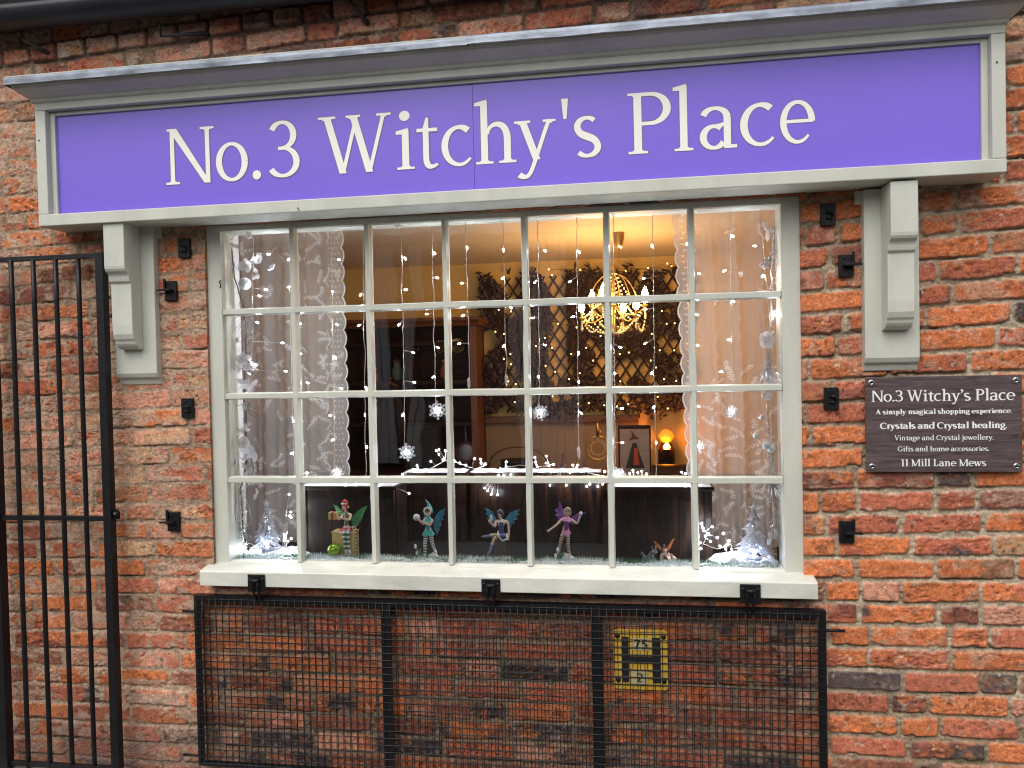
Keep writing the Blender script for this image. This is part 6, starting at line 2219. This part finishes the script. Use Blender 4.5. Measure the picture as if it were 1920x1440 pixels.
# 5: small orange-winged fairy lying with a husky
ft = thing('fairy_figurine', 'small orange-winged fairy figurine lying on her front beside a husky', 'figurine', tuple(V(1250, 1054)), 'fairy figurines in the window')
J = joints(pelvis=(1258, 1044, .040), waist=(1254, 1042, .028), chest=(1248, 1040, .010), neck=(1247, 1036, .000), chin=(1246, 1034, -.006), crown=(1246, 1027, -.004),
           shoulderL=(1254, 1039, .004), elbowL=(1255, 1051, -.012), wristL=(1251, 1044, -.016), palmL=(1249, 1041, -.016), shoulderR=(1241, 1039, .002), elbowR=(1239, 1051, -.014), wristR=(1242, 1044, -.016), palmR=(1243, 1041, -.016),
           hipL=(1262, 1045, .044), kneeL=(1266, 1048, .062), ankleL=(1266, 1040, .072), toeL=(1266, 1036, .074), hipR=(1257, 1046, .046), kneeR=(1259, 1049, .064), ankleR=(1259, 1043, .074), toeR=(1259, 1039, .076))
bd = body_mesh(J, ft, SKIN)
hd = V(1246, 1031, -.004)
face(bd, hd, (-.1, -1, 0), .0085, None)
hair(bd, hd, (-.1, -1, 0), .0086, mat('auburn_hair', (.22, .06, .025), .5), .018)
part(MB().ball(hd + Vector((-.001, .003, .013)), .0038, 8, 6, sc=(1, 1, 1.6)), 'hair_bow', GREY, bd, smooth=True)
part(MB().tube([J['chest'][0], J['waist'][0], J['pelvis'][0] + Vector((0, .004, 0))], [.0098, .0092, .0112], 12), 'dress', mat('bronze_cloth', (.24, .12, .07), .5), bd, smooth=True)
wo = [(0, 0), (.006, .018), (.018, .034), (.034, .048), (.044, .052), (.036, .036), (.026, .020), (.012, .002)]
part(wing(MB(), V(1250, 1034, .012), [(x * .66, z * .86) for x, z in wo], .15), 'wing', ORGW, bd)
part(wing(MB(), V(1243, 1034, .012), [(-x * .72, z * .66) for x, z in wo], .15), 'wing', ORGW, bd)
hu = thing('husky_figurine', 'small grey and white husky dog figurine lying beside the orange-winged fairy', 'figurine', tuple(V(1222, 1054)))
HG = mat('husky_grey', (.17, .17, .19), .6, var=.6, vs=50, col2=(.05, .05, .06))
HW = mat('husky_white', (.72, .70, .68), .6)
dj = {'hind': (V(1214, 1047, .045), .0125), 'belly': (V(1218, 1046, .022), .0120), 'chest': (V(1221, 1043, .002), .0120), 'neck': (V(1224, 1036, -.010), .0090), 'head': (V(1226, 1032, -.018), .0088), 'muzzle': (V(1231, 1034, -.030), .0046), 'nose': (V(1233, 1035, -.036), .0026),
      'elbL': (V(1228, 1049, -.010), .0050), 'pawL': (V(1229, 1053, -.034), .0040), 'elbR': (V(1217, 1049, -.012), .0050), 'pawR': (V(1218, 1053, -.036), .0040),
      'thighL': (V(1222, 1049, .046), .0080), 'hockL': (V(1226, 1053, .050), .0045), 'hpawL': (V(1228, 1053, .032), .0040), 'thighR': (V(1206, 1049, .044), .0080), 'hockR': (V(1203, 1053, .050), .0045), 'hpawR': (V(1203, 1053, .030), .0040),
      'tail1': (V(1210, 1046, .062), .0062), 'tail2': (V(1204, 1040, .058), .0070), 'tail3': (V(1203, 1034, .050), .0030)}
lk = [('hind', 'belly'), ('belly', 'chest'), ('chest', 'neck'), ('neck', 'head'), ('head', 'muzzle'), ('muzzle', 'nose'), ('chest', 'elbL'), ('elbL', 'pawL'), ('chest', 'elbR'), ('elbR', 'pawR'), ('hind', 'thighL'), ('thighL', 'hockL'), ('hockL', 'hpawL'), ('hind', 'thighR'), ('thighR', 'hockR'), ('hockR', 'hpawR'), ('hind', 'tail1'), ('tail1', 'tail2'), ('tail2', 'tail3')]
me = bpy.data.meshes.new('body')
kk = list(dj)
L0 = Vector(WLOC(hu))
me.from_pydata([tuple(dj[k][0] - L0) for k in kk], [(kk.index(a), kk.index(b)) for a, b in lk], [])
do = bpy.data.objects.new('body', me)
COL.objects.link(do)
do.parent = hu
_ORG[do.name] = tuple(L0)
do.modifiers.new('skin', 'SKIN').use_smooth_shade = True
for i, k in enumerate(kk):
    me.skin_vertices[0].data[i].radius = (dj[k][1], dj[k][1])
me.skin_vertices[0].data[0].use_root = True
b = do.modifiers.new('sub', 'SUBSURF')
b.levels = b.render_levels = 2
me.materials.append(HG)
h = dj['head'][0]
for s in (-1, 1):
    part(MB().lathe([(.0040, 0), (.0026, .006), (.0004, .012)], h + Vector((s * .0062, .003, .006)), 8), 'ear', HG, do, smooth=True)
    part(MB().ball(h + Vector((s * .0036 + .003, -.0082, .0020)), .0012, 6, 5), 'eye', BLK, do)
    part(MB().ball(h + Vector((s * .0040 + .003, -.0068, -.0022)), .0038, 8, 6), 'cheek', HW, do, smooth=True)
part(MB().ball(dj['nose'][0] + Vector((0, -.002, .001)), .0020, 7, 5), 'nose', BLK, do)
part(MB().ball(dj['muzzle'][0] + Vector((0, 0, -.0015)), .0046, 8, 6, sc=(1, 1.4, .8)), 'muzzle_patch', HW, do, smooth=True)
part(MB().ball(dj['chest'][0] + Vector((.002, -.0085, -.002)), .0085, 10, 8, sc=(1, .6, 1.2)), 'chest_patch', HW, do, smooth=True)
